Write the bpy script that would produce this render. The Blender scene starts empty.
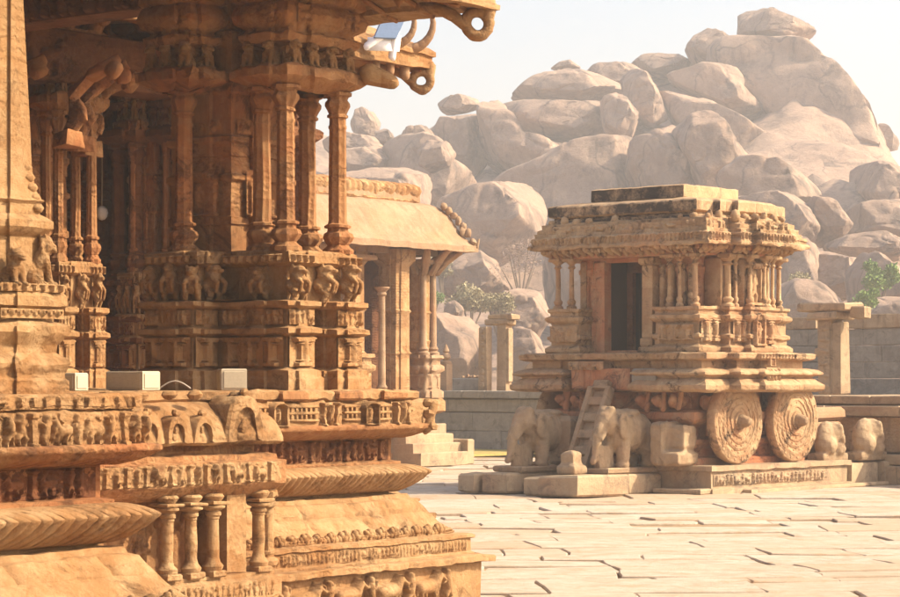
import bpy, math, random
import numpy as np
from mathutils import Vector, Matrix
R = math.radians
random.seed(7)
rng = np.random.RandomState(7)
SC = bpy.context.scene
COL = SC.collection

# ------------------------------------------------------------------ camera
FPX, HOR = 2400.0, 381.0            # focal length in photo pixels, horizon row
CAMZ = 2.0
cam = bpy.data.cameras.new('camera'); camo = bpy.data.objects.new('camera', cam); COL.objects.link(camo)
camo.location = (0, 0, CAMZ); camo.rotation_euler = (R(90), 0, 0)
cam.sensor_width = 36; cam.lens = FPX/900*36; cam.shift_y = (HOR-298.5)/900
cam.clip_start = 0.5; cam.clip_end = 3000
SC.camera = camo
# ------------------------------------------------------------------ light
SUN_EL = R(37); SUN_V = Vector((0.985, -0.02, 0)).normalized()      # horizontal direction to the sun
sun_dir = Vector((SUN_V.x*math.cos(SUN_EL), SUN_V.y*math.cos(SUN_EL), math.sin(SUN_EL)))
sl = bpy.data.lights.new('sun', 'SUN'); sl.energy = 4.6; sl.angle = R(0.6); sl.color = (1.0, 0.875, 0.65)
so = bpy.data.objects.new('sun', sl); COL.objects.link(so); so.rotation_euler = sun_dir.to_track_quat('Z', 'Y').to_euler()
W = bpy.data.worlds.new('World'); SC.world = W; W.use_nodes = True
wn = W.node_tree.nodes; wl = W.node_tree.links
bg = wn['Background']; sky = wn.new('ShaderNodeTexSky'); sky.sky_type = 'NISHITA'; sky.sun_disc = False
sky.sun_elevation = SUN_EL; sky.sun_rotation = math.atan2(SUN_V.x, SUN_V.y)
sky.dust_density = 5.5; sky.air_density = 1.0; sky.ozone_density = 1.0; sky.altitude = 0
wl.new(sky.outputs[0], bg.inputs[0]); bg.inputs[1].default_value = 0.155
SC.view_settings.view_transform = 'Standard'; SC.view_settings.look = 'None'
SC.view_settings.exposure = 0.9; SC.view_settings.gamma = 1
SC.view_settings.use_curve_mapping = False
SC.cycles.volume_bounces = 1

# ------------------------------------------------------------------ noise
def _h(i, j, k, seed):
    n = (i*73856093) ^ (j*19349663) ^ (k*83492791) ^ (seed*2654435761 & 0x7fffffff)
    n = (n ^ (n >> 13)) & 0x7fffffff
    n = (n*((n*n*15731 & 0x7fffffff) + 789221) + 1376312589) & 0x7fffffff
    return n/1073741824.0 - 1.0
def vnoise(P, seed=0):
    P = np.asarray(P, float); F = np.floor(P).astype(np.int64); f = P-F; f = f*f*(3-2*f)
    out = 0
    for dx in (0, 1):
        wx = f[:, 0] if dx else 1-f[:, 0]
        for dy in (0, 1):
            wy = f[:, 1] if dy else 1-f[:, 1]
            for dz in (0, 1):
                wz = f[:, 2] if dz else 1-f[:, 2]
                out = out + wx*wy*wz*_h(F[:, 0]+dx, F[:, 1]+dy, F[:, 2]+dz, seed)
    return out
def fbm(P, seed=0, oct=3):
    P = np.asarray(P, float); s = 0; a = 1
    for o in range(oct):
        s = s + a*vnoise(P*(2**o)+o*17.3, seed+o); a *= .5
    return s

# ------------------------------------------------------------------ materials
def mat(name, cols, scale=1.0, stain=0.35, stain_col=(0.10, 0.07, 0.05), bump=0.35, bscale=14, red=None, redamt=0.0, rough=0.9, front=None, streak=0.3, orn=0.0, crack=0.0, blk=1.3, tone=None):
    """weathered stone: patchy colour, dark stains, red ochre patches, grainy bump"""
    m = bpy.data.materials.new(name); m.use_nodes = True
    nt = m.node_tree; N = nt.nodes; L = nt.links
    bs = N['Principled BSDF']; bs.inputs['Roughness'].default_value = rough
    try: bs.inputs['Specular IOR Level'].default_value = 0.2
    except Exception: pass
    tc = N.new('ShaderNodeTexCoord')
    def noise(sc, det=5, rgh=.6, vec=None, dist=0):
        n = N.new('ShaderNodeTexNoise'); n.inputs['Scale'].default_value = sc*scale; n.inputs['Detail'].default_value = det
        n.inputs['Roughness'].default_value = rgh; n.inputs['Distortion'].default_value = dist
        L.new(vec or tc.outputs['Object'], n.inputs['Vector']); return n.outputs['Fac']
    def ramp(f, a, b):
        r = N.new('ShaderNodeMapRange'); r.inputs[1].default_value = a; r.inputs[2].default_value = b; r.clamp = True
        L.new(f, r.inputs[0]); return r.outputs[0]
    def mix(f, a, b):
        x = N.new('ShaderNodeMix'); x.data_type = 'RGBA'
        L.new(f, x.inputs[0]) if not isinstance(f, float) else None
        if isinstance(f, float): x.inputs[0].default_value = f
        for s, v in ((6, a), (7, b)):
            if isinstance(v, tuple): x.inputs[s].default_value = (*v, 1)
            else: L.new(v, x.inputs[s])
        return x.outputs[2]
    def mul(f, k):
        x = N.new('ShaderNodeMath'); x.operation = 'MULTIPLY'; L.new(f, x.inputs[0])
        if isinstance(k, (int, float)): x.inputs[1].default_value = k
        else: L.new(k, x.inputs[1])
        return x.outputs[0]
    c = mix(ramp(noise(1.3), .35, .65), cols[0], cols[1])
    c = mix(ramp(noise(5.0, 6, .7), .42, .68), c, cols[2])
    if red:
        c = mix(mul(ramp(noise(0.9, 3, .6, dist=.6), .45, .62), redamt), c, red)
    if blk:   # block to block differences of tone
        vb = N.new('ShaderNodeTexVoronoi'); vb.distance = 'CHEBYCHEV'; vb.inputs['Scale'].default_value = blk; vb.inputs['Randomness'].default_value = .8
        mb_ = N.new('ShaderNodeMapping'); mb_.inputs['Scale'].default_value = (.7, .7, 1.9); L.new(tc.outputs['Object'], mb_.inputs[0]); L.new(mb_.outputs[0], vb.inputs['Vector'])
        sc = N.new('ShaderNodeSeparateColor'); L.new(vb.outputs['Color'], sc.inputs[0])
        c = mix(mul(sc.outputs[0], .38), c, tuple(v*.62 for v in cols[1])); c = mix(mul(sc.outputs[1], .30), c, tuple(min(1, v*1.12) for v in cols[2]))
    if tone:
        at_ = N.new('ShaderNodeAttribute'); at_.attribute_name = 'tone'; c = mix(mul(at_.outputs['Fac'], .6), c, tone)
    mp = N.new('ShaderNodeMapping'); mp.inputs['Scale'].default_value = (1, 1, .22); L.new(tc.outputs['Object'], mp.inputs[0])
    st = ramp(noise(4.2, 5, .65, mp.outputs[0]), .54, .72)
    c = mix(mul(st, streak), c, stain_col)
    c = mix(mul(ramp(noise(2.2, 7, .75, dist=.8), .54, .64), stain), c, stain_col)
    c = mix(mul(ramp(noise(26, 3, .7), .3, .75), .18), c, tuple(x*.55 for x in cols[0]))
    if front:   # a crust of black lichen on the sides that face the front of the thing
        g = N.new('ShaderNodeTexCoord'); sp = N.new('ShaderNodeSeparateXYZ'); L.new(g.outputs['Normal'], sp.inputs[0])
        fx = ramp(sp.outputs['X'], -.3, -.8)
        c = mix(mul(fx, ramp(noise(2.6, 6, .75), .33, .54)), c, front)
    if crack:
        mp2 = N.new('ShaderNodeMapping'); mp2.inputs['Scale'].default_value = (1, .6, 1.3); mp2.inputs['Rotation'].default_value = (.3, .5, .2)
        ds = N.new('ShaderNodeVectorMath'); ds.operation = 'ADD'; nz = N.new('ShaderNodeTexNoise'); nz.inputs['Scale'].default_value = 1.1*scale; nz.inputs['Detail'].default_value = 5
        sc_ = N.new('ShaderNodeVectorMath'); sc_.operation = 'SCALE'; sc_.inputs['Scale'].default_value = 1.3/scale
        L.new(tc.outputs['Object'], nz.inputs['Vector']); L.new(nz.outputs['Color'], sc_.inputs[0]); L.new(tc.outputs['Object'], ds.inputs[0]); L.new(sc_.outputs[0], ds.inputs[1]); L.new(ds.outputs[0], mp2.inputs[0])
        vo = N.new('ShaderNodeTexVoronoi'); vo.feature = 'DISTANCE_TO_EDGE'; vo.inputs['Scale'].default_value = 1.25*scale; L.new(mp2.outputs[0], vo.inputs['Vector'])
        ck = ramp(vo.outputs['Distance'], .03, .0); c = mix(mul(mul(ck, ramp(noise(1.7, 3), .42, .6)), crack), c, stain_col)
    L.new(c, bs.inputs['Base Color'])
    if bump:
        b = N.new('ShaderNodeBump'); b.inputs['Strength'].default_value = bump; b.inputs['Distance'].default_value = 0.03/scale
        L.new(noise(bscale, 8, .75), b.inputs['Height'])
        b2 = N.new('ShaderNodeBump'); b2.inputs['Strength'].default_value = bump*.8; b2.inputs['Distance'].default_value = 0.008/scale
        L.new(noise(bscale*4.5, 5, .8), b2.inputs['Height']); L.new(b.outputs[0], b2.inputs['Normal']); last = b2
        if orn:   # fine carved lines and beads
            sp = N.new('ShaderNodeSeparateXYZ'); L.new(tc.outputs['Object'], sp.inputs[0])
            w = N.new('ShaderNodeTexWave'); w.wave_type = 'BANDS'; w.bands_direction = 'Z'; w.inputs['Scale'].default_value = 5.0; w.inputs['Distortion'].default_value = 5; w.inputs['Detail Scale'].default_value = 3; w.inputs['Detail'].default_value = 2; L.new(tc.outputs['Object'], w.inputs['Vector'])
            v = N.new('ShaderNodeTexVoronoi'); v.inputs['Scale'].default_value = 17; L.new(tc.outputs['Object'], v.inputs['Vector'])
            h = N.new('ShaderNodeMath'); h.operation = 'ADD'; L.new(mul(mul(w.outputs['Fac'], ramp(noise(1.1, 2), .46, .6)), .45), h.inputs[0]); L.new(mul(v.outputs['Distance'], ramp(noise(1.5, 2, vec=mp.outputs[0]), .5, .6)), h.inputs[1])
            b3 = N.new('ShaderNodeBump'); b3.inputs['Strength'].default_value = orn; b3.inputs['Distance'].default_value = .035; L.new(h.outputs[0], b3.inputs['Height']); L.new(last.outputs[0], b3.inputs['Normal']); last = b3
        L.new(last.outputs[0], bs.inputs['Normal'])
    return m
def flat(name, col, rough=.6, emis=None):
    m = bpy.data.materials.new(name); m.use_nodes = True; N = m.node_tree.nodes; L = m.node_tree.links
    bs = N['Principled BSDF']; bs.inputs['Roughness'].default_value = rough
    n = N.new('ShaderNodeTexNoise'); n.inputs['Scale'].default_value = 9; n.inputs['Detail'].default_value = 5
    x = N.new('ShaderNodeMix'); x.data_type = 'RGBA'; L.new(n.outputs['Fac'], x.inputs[0])
    x.inputs[6].default_value = (*[v*.8 for v in col], 1); x.inputs[7].default_value = (*[min(1, v*1.12) for v in col], 1)
    L.new(x.outputs[2], bs.inputs['Base Color'])
    return m
RUST = (0.42, 0.12, 0.045)
M = {}
M['sand'] = mat('warm_granite', [(.38, .200, .078), (.26, .116, .038), (.50, .325, .165)], stain=.75, stain_col=(.12, .058, .022), red=(.38, .15, .04), redamt=.4, bscale=15, bump=.9, orn=.4, streak=.45)
M['hall'] = mat('ochre_granite', [(.35, .158, .060), (.25, .095, .031), (.42, .235, .105)], stain=.75, stain_col=(.075, .03, .014), red=(.36, .10, .03), redamt=.55, bump=.8, orn=.6, streak=.5)
M['dark'] = mat('shade_dark_granite', [(.18, .07, .028), (.12, .042, .016), (.23, .10, .042)], stain=.6, stain_col=(.025, .01, .006), red=(.15, .04, .012), redamt=.6, bump=.8, orn=.6)  # granite darkened in the colour to stand for shade, mostly of interiors
M['char'] = mat('chariot_granite', [(.43, .26, .135), (.32, .18, .085), (.52, .36, .205)], stain=1.0, stain_col=(.10, .06, .033), red=RUST, redamt=.3, bump=.8, orn=.35, streak=.5)
M['rusty'] = mat('red_painted_granite', [(.47, .23, .115), (.44, .155, .065), (.52, .33, .19)], stain=.8, stain_col=(.085, .045, .03), red=RUST, redamt=.9, bump=.8, orn=.3, streak=.5)
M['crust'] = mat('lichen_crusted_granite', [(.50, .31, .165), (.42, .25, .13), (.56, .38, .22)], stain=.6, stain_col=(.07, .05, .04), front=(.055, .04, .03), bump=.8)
M['statue'] = mat('worn_statue_granite', [(.41, .28, .165), (.34, .225, .13), (.48, .34, .205)], stain=.6, stain_col=(.10, .07, .045), red=RUST, redamt=.2, bump=1.0, streak=.5)
M['plinth'] = mat('plinth_granite', [(.42, .295, .18), (.34, .235, .145), (.49, .36, .22)], stain=.6, stain_col=(.14, .10, .075), red=RUST, redamt=.2, bump=.8, streak=.4)
M['wall'] = mat('grey_granite', [(.29, .245, .195), (.235, .195, .155), (.35, .30, .235)], stain=.5, stain_col=(.12, .10, .08), bump=.6)
M['pale'] = mat('pale_plaster_stone', [(.32, .20, .115), (.24, .14, .075), (.38, .26, .16)], stain=.5, stain_col=(.24, .13, .07), red=(.42, .19, .08), redamt=.5, bump=.6, orn=.2, streak=.5)
M['rock'] = mat('hill_granite', [(.36, .235, .165), (.245, .165, .12), (.42, .28, .195)], scale=.09, stain=.6, stain_col=(.10, .075, .06), streak=.9, bump=1.0, bscale=8, crack=.85, blk=0)
M['flag'] = mat('flagstone', [(.48, .385, .295), (.39, .30, .21), (.54, .45, .36)], scale=.6, stain=.55, stain_col=(.40, .24, .12), bump=.7, bscale=12, streak=.0, crack=.4, blk=0, tone=(.42, .27, .155))
M['dirt'] = mat('dirt', [(.34, .22, .12), (.28, .18, .09), (.38, .26, .15)], scale=.5, stain=.3, bump=.6)
M['ground'] = mat('dry_ground', [(.46, .32, .15), (.40, .27, .13), (.34, .28, .13)], scale=.05, stain=.3, stain_col=(.20, .18, .08), bump=.5)
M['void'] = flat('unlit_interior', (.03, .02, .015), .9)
M['grass'] = mat('dry_grass', [(.52, .38, .11), (.44, .30, .09), (.46, .36, .12)], scale=.4, stain=.2, bump=.8)
M['cream'] = flat('cream_paint', (.42, .34, .235), .5)
M['boxside'] = flat('box_side_paint', (.30, .22, .14), .6)
M['white'] = flat('white_plaster', (.85, .83, .82), .7)
M['blue'] = flat('blue_paint', (.16, .24, .40), .6)
M['wire'] = flat('grey_wire', (.5, .42, .33), .4)

# ------------------------------------------------------------------ mesh builder
class MB:
    def __init__(s): s.v = []; s.f = []; s.n = 0
    def add(s, V, F):
        V = np.asarray(V, float).reshape(-1, 3); o = s.n
        s.v.append(V); s.n += len(V)
        s.f += [tuple(int(i)+o for i in f) for f in F]; return s
    def grid(s, G, close_u=False, flip=False):
        G = np.asarray(G, float); nu, nv = G.shape[:2]; F = []
        for i in range(nu if close_u else nu-1):
            i2 = (i+1) % nu
            for j in range(nv-1):
                q = (i*nv+j, i2*nv+j, i2*nv+j+1, i*nv+j+1)
                F.append(q[::-1] if flip else q)
        return s.add(G.reshape(-1, 3), F)
    def box(s, x0, x1, y0, y1, z0, z1, rz=0, bev=0.0, c=None):
        """bevelled block"""
        hx, hy, hz = (x1-x0)/2, (y1-y0)/2, (z1-z0)/2; C = np.array(((x0+x1)/2, (y0+y1)/2, (z0+z1)/2))
        if bev <= 0: bev = min(hx, hy, hz)*.04
        b = min(bev, hx*.45, hy*.45, hz*.45)
        V = []; 
        for k, (zz, ins) in enumerate(((-hz, b), (-hz+b, 0), (hz-b, 0), (hz, b))):
            for sx, sy in ((-1, -1), (1, -1), (1, 1), (-1, 1)):
                V.append((sx*(hx-ins)-sx*0, sy*(hy-ins), zz))
        F = [(3, 2, 1, 0), (12, 13, 14, 15)]
        for k in range(3):
            for i in range(4):
                j = (i+1) % 4; F.append((k*4+i, k*4+j, k*4+4+j, k*4+4+i))
        V = np.array(V)
        if rz:
            c_, s_ = math.cos(rz), math.sin(rz); V = V @ np.array(((c_, s_, 0), (-s_, c_, 0), (0, 0, 1)))
        return s.add(V+C, F)
    def lathe(s, prof, x=0, y=0, n=16, flute=0, nf=8, cap=True, z0=0, axis=None, sq=0):
        G = []; th = np.arange(n)/n*2*math.pi
        rad = 1 + flute*np.cos(nf*th)
        if sq: rad = rad*(1/np.maximum(abs(np.cos(th)), abs(np.sin(th))))**sq
        for t, k in zip(th, rad):
            G.append([(x+r*k*math.cos(t), y+r*k*math.sin(t), z+z0) for r, z in prof])
        s.grid(G, close_u=True)
        if cap:
            m = len(prof); o = s.n-n*m
            s.f.append(tuple(o+i*m+m-1 for i in range(n))); s.f.append(tuple(o+i*m for i in range(n))[::-1])
        return s
    def sweep(s, path, prof, closed=False, step=.12, disp=None, captop=False):
        """moulding: profile (outward offset, z) swept round a path with the outside on its right; disp(s, t) pushes it out"""
        P = [np.array(p, float) for p in path]; n = len(P); segs = n if closed else n-1
        D = []
        for i in range(segs):
            d = P[(i+1) % n]-P[i]; D.append(d/np.linalg.norm(d))
        Nn = [np.array((d[1], -d[0])) for d in D]; Mi = []
        for i in range(n):
            if closed: a, b = Nn[i-1], Nn[i % segs]
            else: a, b = Nn[max(i-1, 0)], Nn[min(i, segs-1)]
            m = a+b; m = m/max(np.dot(m, a), 1e-3); Mi.append(m)
        pr = np.array(prof, float); acc = 0; rows = []
        t = np.concatenate(([0], np.cumsum(np.linalg.norm(np.diff(pr, axis=0), axis=1)))); t = t/max(t[-1], 1e-6)
        for i in range(segs):
            A, B = P[i], P[(i+1) % n]; ma, mb_ = Mi[i], Mi[(i+1) % n]; L = np.linalg.norm(B-A); k = max(1, int(round(L/step)))
            for q in range(k+(1 if (not closed and i == segs-1) else 0)):
                w = q/k
                xy = (A[None]+ma[None]*pr[:, :1])*(1-w)+(B[None]+mb_[None]*pr[:, :1])*w
                if disp is not None:
                    edge = min(1, min(w, 1-w)*L/.04)
                    xy = xy+Nn[i][None]*(disp(acc+w*L, t)*edge)[:, None]
                rows.append(np.column_stack((xy, pr[:, 1])))
            acc += L
        s.grid(rows, close_u=closed)
        if captop and closed:
            m = len(prof); o = s.n-len(rows)*m; s.f.append(tuple(o+i*m+m-1 for i in range(len(rows))))
        return s
    def ell(s, c, r, rz=0, ry=0, n=12):
        th = np.linspace(0, math.pi, n//2+1); G = []
        Mx = np.array((Matrix.Rotation(rz, 3, 'Z') @ Matrix.Rotation(ry, 3, 'Y')))
        for p in np.arange(n)/n*2*math.pi:
            G.append([Mx @ np.array((r[0]*math.sin(t)*math.cos(p), r[1]*math.sin(t)*math.sin(p), -r[2]*math.cos(t)))+np.array(c) for t in th])
        return s.grid(G, close_u=True)
    def cap(s, a, b, r1, r2, n=10):
        a = np.array(a, float); b = np.array(b, float); d = b-a; L = np.linalg.norm(d); d = d/L
        u = np.cross(d, (0, 0, 1) if abs(d[2]) < .9 else (1, 0, 0)); u /= np.linalg.norm(u); w = np.cross(d, u)
        pr = [(r1*math.sin(t), -r1*math.cos(t)) for t in np.linspace(0.02, math.pi/2, 4)]+[(r2*math.cos(t), L+r2*math.sin(t)) for t in np.linspace(0, math.pi/2-.02, 4)]
        G = [[a+d*z+(u*math.cos(p)+w*math.sin(p))*r for r, z in pr] for p in np.arange(n)/n*2*math.pi]
        return s.grid(G, close_u=True)
    def arr(s): return np.concatenate(s.v) if s.v else np.zeros((0, 3))
    def rough(s, amp=.008, sc=5.0, seed=1):
        V = s.arr(); 
        V = V+np.column_stack([fbm(V*sc, seed+k*11, 2) for k in range(3)])*amp
        s.v = [V]; return s
    def warp(s, fn): s.v = [fn(s.arr())]; return s
    def mesh(s, name):
        me = bpy.data.meshes.new(name); me.from_pydata(s.arr().tolist(), [], s.f); me.update(); return me
def link(name, me, m, parent=None, ang=38, loc=None, rot=None, scale=None, label=None):
    o = bpy.data.objects.new(name, me); COL.objects.link(o)
    if m is not None and not me.materials: me.materials.append(m)
    me.shade_smooth()
    if ang: me.set_sharp_from_angle(angle=R(ang))
    if parent: o.parent = parent
    if loc is not None: o.location = loc
    if rot is not None: o.rotation_euler = rot
    if scale is not None: o.scale = scale
    if label: o['label'] = label
    return o
def part(name, mb, m, parent=None, ang=38, **k): return link(name, mb.mesh(name), m, parent, ang, **k)
def part_islands(name, mb, m, parent=None, ang=60, gap=.0):
    """one object for every separate piece of a carving (pieces that touch stay together)"""
    V = mb.arr(); n = len(V); F = mb.f; lab = np.arange(n)
    q = np.array([(f[i], f[(i+1) % len(f)]) for f in F for i in range(len(f))])
    while True:
        mn = np.minimum(lab[q[:, 0]], lab[q[:, 1]]); new = lab.copy(); np.minimum.at(new, q[:, 0], mn); np.minimum.at(new, q[:, 1], mn); new = new[new]
        if (new == lab).all(): break
        lab = new
    ids = np.unique(lab); bb = {i: (V[lab == i].min(0)-gap, V[lab == i].max(0)+gap) for i in ids}; par = {i: i for i in ids}
    def find(i):
        while par[i] != i: i = par[i]
        return i
    L_ = list(ids)
    for a in range(len(L_)):
        for b in range(a):
            A, B = bb[L_[a]], bb[L_[b]]
            if (A[0] <= B[1]).all() and (B[0] <= A[1]).all(): par[find(L_[a])] = find(L_[b])
    root = np.array([find(lab[f[0]]) for f in F]); out = []
    for r in sorted(set(root)):
        fs = [F[i] for i in np.nonzero(root == r)[0]]; used = sorted({v for f in fs for v in f}); ix = {v: k for k, v in enumerate(used)}
        o = MB(); o.add(V[used], [tuple(ix[v] for v in f) for f in fs]); out.append(part(name, o, m, parent, ang))
    return out
def thing(name, label, cat, loc=(0, 0, 0), rz=0, group=None):
    o = bpy.data.objects.new(name, None); COL.objects.link(o); o.location = loc; o.rotation_euler = (0, 0, rz)
    o['label'] = label; o['category'] = cat
    if group: o['group'] = group
    return o
def tag(o, label, cat, group=None):
    o['label'] = label; o['category'] = cat
    if group: o['group'] = group
    return o
def copy_tree(o, parent=None):
    c = o.copy(); COL.objects.link(c)
    if parent: c.parent = parent
    for ch in list(o.children): copy_tree(ch, c)
    return c
def at(px, py, Y): return Vector(((px-450)/FPX*Y, Y, CAMZ+(HOR-py)/FPX*Y))
def blob_mesh(name, mb, vox=.02, smooth=4):
    """fuse overlapping solids into one smooth carved surface"""
    me = mb.mesh(name+'_raw'); o = bpy.data.objects.new('tmp', me); COL.objects.link(o)
    r = o.modifiers.new('r', 'REMESH'); r.mode = 'VOXEL'; r.voxel_size = vox
    q = o.modifiers.new('s', 'SMOOTH'); q.iterations = smooth; q.factor = .5
    dg = bpy.context.evaluated_depsgraph_get(); out = bpy.data.meshes.new_from_object(o.evaluated_get(dg)); out.name = name
    bpy.data.objects.remove(o); bpy.data.meshes.remove(me)
    n = len(out.vertices); co = np.empty(n*3); out.vertices.foreach_get('co', co); co = co.reshape(-1, 3)
    co = co+np.column_stack([fbm(co*14, 5+k, 2) for k in range(3)])*vox*.35
    out.vertices.foreach_set('co', co.ravel()); out.update()
    return out

# ------------------------------------------------------------------ carved relief (height fields)
def canvas(L, H, res): return np.arange(0, L+res*.5, res), np.arange(0, H+res*.5, res)
def stroke(Z, S, T, x1, y1, x2, y2, r1, r2, h):
    rm = max(r1, r2); i0, i1 = np.searchsorted(S, (min(x1, x2)-rm, max(x1, x2)+rm)); j0, j1 = np.searchsorted(T, (min(y1, y2)-rm, max(y1, y2)+rm))
    if i1 <= i0 or j1 <= j0: return
    X, Y = np.meshgrid(S[i0:i1], T[j0:j1], indexing='ij'); dx, dy = x2-x1, y2-y1; l2 = dx*dx+dy*dy+1e-9
    t = np.clip(((X-x1)*dx+(Y-y1)*dy)/l2, 0, 1); d = np.hypot(X-x1-t*dx, Y-y1-t*dy); r = r1+(r2-r1)*t
    Z[i0:i1, j0:j1] = np.maximum(Z[i0:i1, j0:j1], h*np.clip(1-(d/r)**2, 0, 1)**.36)
def rect(Z, S, T, x0, x1, y0, y1, h):
    i0, i1 = np.searchsorted(S, (x0, x1)); j0, j1 = np.searchsorted(T, (y0, y1)); Z[i0:i1, j0:j1] = np.maximum(Z[i0:i1, j0:j1], h)
def human(Z, S, T, x, y, H, h, rd):
    w = H*.10; k = lambda a, b: rd.uniform(a, b)
    hip = (x+k(-.03, .03)*H, y+.46*H); neck = (hip[0]+k(-.06, .06)*H, y+.78*H)
    stroke(Z, S, T, *hip, *neck, w*1.4, w*1.5, h)
    stroke(Z, S, T, neck[0], y+.88*H, neck[0], y+.93*H, w*1.15, w*.9, h)
    for sd in (-1, 1):
        kn = (hip[0]+sd*k(.04, .16)*H, y+.24*H); ft = (kn[0]+sd*k(-.08, .06)*H, y+.02*H)
        stroke(Z, S, T, *hip, *kn, w*1.1, w*.8, h*.9); stroke(Z, S, T, *kn, *ft, w*.8, w*.6, h*.8)
        el = (neck[0]+sd*k(.12, .2)*H, neck[1]-k(.02, .16)*H); hd = (el[0]+sd*k(-.1, .08)*H, el[1]+k(-.18, .22)*H)
        stroke(Z, S, T, neck[0], neck[1]-.03*H, *el, w*.7, w*.6, h*.8); stroke(Z, S, T, *el, *hd, w*.6, w*.5, h*.8)
def beast(Z, S, T, x, y, W_, H, h, rd, face=1, trunk=False):
    bx, by = x, y+.52*H; r = .19*H
    stroke(Z, S, T, bx-.26*W_, by, bx+.2*W_, by+.04*H, r, r*1.12, h)
    hx = bx+face*.2*W_ if face > 0 else bx-.26*W_
    nx, ny = hx+face*.12*W_, y+.86*H
    stroke(Z, S, T, hx, by+.05*H, nx, ny, r*.85, r*.6, h*1.05)
    if trunk: stroke(Z, S, T, nx, ny-.06*H, nx+face*.14*W_, y+.25*H, r*.5, r*.2, h*.9)
    else: stroke(Z, S, T, nx, ny, nx+face*.16*W_, ny-.14*H, r*.55, r*.35, h)
    stroke(Z, S, T, nx, ny+.02*H, nx-face*.02*W_, ny+.12*H, r*.2, r*.1, h)
    tx = bx-face*.34*W_; stroke(Z, S, T, tx, by+.05*H, tx-face*.06*W_, y+.2*H, r*.28, r*.18, h*.6)
    for q in (-.28, -.18, .12, .22):
        kx = bx+q*W_+rd.uniform(-.03, .03)*W_
        stroke(Z, S, T, bx+q*W_, by-.05*H, kx+face*.03*W_, y+.26*H, r*.42, r*.3, h*.85); stroke(Z, S, T, kx+face*.03*W_, y+.26*H, kx, y+.03*H, r*.3, r*.28, h*.8)
def R_horses(L, H, res, h=.05, pitch=.42):
    S, T = canvas(L, H, res); Z = np.zeros((len(S), len(T))); rd = random.Random(3); x = .2
    while x < L-.1:
        if (L-x) < pitch*.7: break
        beast(Z, S, T, x, .01, pitch*.78, H*.9, h, rd)
        human(Z, S, T, x+pitch*.53, .01, H*.9, h*.85, rd); x += pitch*1.0
    return S, T, Z
def R_figs(L, H, res, h=.035, pitch=.16, seed=1, mixb=.3, frames=0):
    S, T = canvas(L, H, res); Z = np.zeros((len(S), len(T))); rd = random.Random(seed); x = pitch*.5
    n = 0
    while x < L-pitch*.4:
        if frames and n % frames == 0:
            rect(Z, S, T, x-pitch*.2, x+pitch*.2, 0, H, h*.75); rect(Z, S, T, x-pitch*.28, x+pitch*.28, H*.86, H, h); rect(Z, S, T, x-pitch*.28, x+pitch*.28, 0, H*.12, h)
        elif rd.random() < mixb:
            beast(Z, S, T, x+pitch*.3, 0.01, pitch*1.5, H*.8, h, rd, rd.choice((-1, 1)), rd.random() < .4); x += pitch*.7
        else: human(Z, S, T, x, 0.01, H*rd.uniform(.8, .95), h, rd)
        x += pitch*rd.uniform(.8, 1.1); n += 1
    W2 = np.zeros_like(Z)
    for q in range(int(L/pitch*4)):
        a, b = rd.uniform(0, L), rd.uniform(.05, .95)*H; t = rd.uniform(0, 6.3); l = rd.uniform(.02, .12)*H*2; stroke(W2, S, T, a, b, a+l*math.cos(t), b+l*math.sin(t), H*.05, H*.02, h*.35)
    Z = np.maximum(Z, W2)
    X, Y = np.meshgrid(S, T, indexing='ij'); Q = np.column_stack((X.ravel(), Y.ravel(), 0*X.ravel()))
    Z = Z*(.82+.3*fbm(Q*9, seed, 2).reshape(Z.shape).clip(-1, 1))+.004*fbm(Q*40, seed, 2).reshape(Z.shape)
    return S, T, Z
def R_scroll(L, H, res, h=.02, seed=1, pitch=.09):
    S, T = canvas(L, H, res); Z = np.zeros((len(S), len(T))); rd = random.Random(seed); x = pitch/2; k = 0
    while x < L-pitch*.3:
        r = min(H, pitch)*.42; cy = H*.5
        for a in range(9):
            t0, t1 = a*.75, (a+1)*.75; q0, q1 = r*(1-a*.09), r*(1-(a+1)*.09)
            stroke(Z, S, T, x+q0*math.cos(t0), cy+q0*math.sin(t0), x+q1*math.cos(t1), cy+q1*math.sin(t1), r*.2, r*.2, h)
        stroke(Z, S, T, x, cy, x, cy+.01, r*.3, r*.3, h)
        x += pitch; k += 1
    return S, T, Z
def R_posts(L, H, res, h=.04, pitch=.2):
    """row of miniature pilasters with bases and capitals"""
    S, T = canvas(L, H, res); Z = np.zeros((len(S), len(T))); n = max(1, int(L/pitch)); p = L/n
    for i in range(n):
        x = (i+.5)*p; w = p*.17
        rect(Z, S, T, x-w, x+w, 0, H, h*.8); stroke(Z, S, T, x, H*.1, x, H*.8, w*.8, w*.6, h*1.25)
        for y0, y1, k in ((0, .14, 1.9), (.2, .25, 1.4), (.74, .8, 1.5), (.84, .9, 2.0), (.93, 1, 2.5)):
            rect(Z, S, T, x-w*k, x+w*k, y0*H, y1*H, h*1.1)
    return S, T, Z
def R_niche(L, H, res, h=.05, seed=1):
    S, T = canvas(L, H, res); Z = np.zeros((len(S), len(T))); rd = random.Random(seed)
    for x in (L*.12, L*.88): rect(Z, S, T, x-L*.07, x+L*.07, 0, H*.72, h)
    rect(Z, S, T, 0, L, 0, H*.07, h*1.3); 
    for a in range(10):
        t0 = math.pi*a/10; t1 = math.pi*(a+1)/10
        stroke(Z, S, T, L/2+L*.4*math.cos(t0), H*.7+H*.22*math.sin(t0), L/2+L*.4*math.cos(t1), H*.7+H*.22*math.sin(t1), L*.07, L*.07, h*1.1)
    stroke(Z, S, T, L/2, H*.93, L/2, H*.98, L*.09, L*.04, h)
    human(Z, S, T, L/2, H*.08, H*.62, h*.8, rd)
    return S, T, Z
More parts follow.
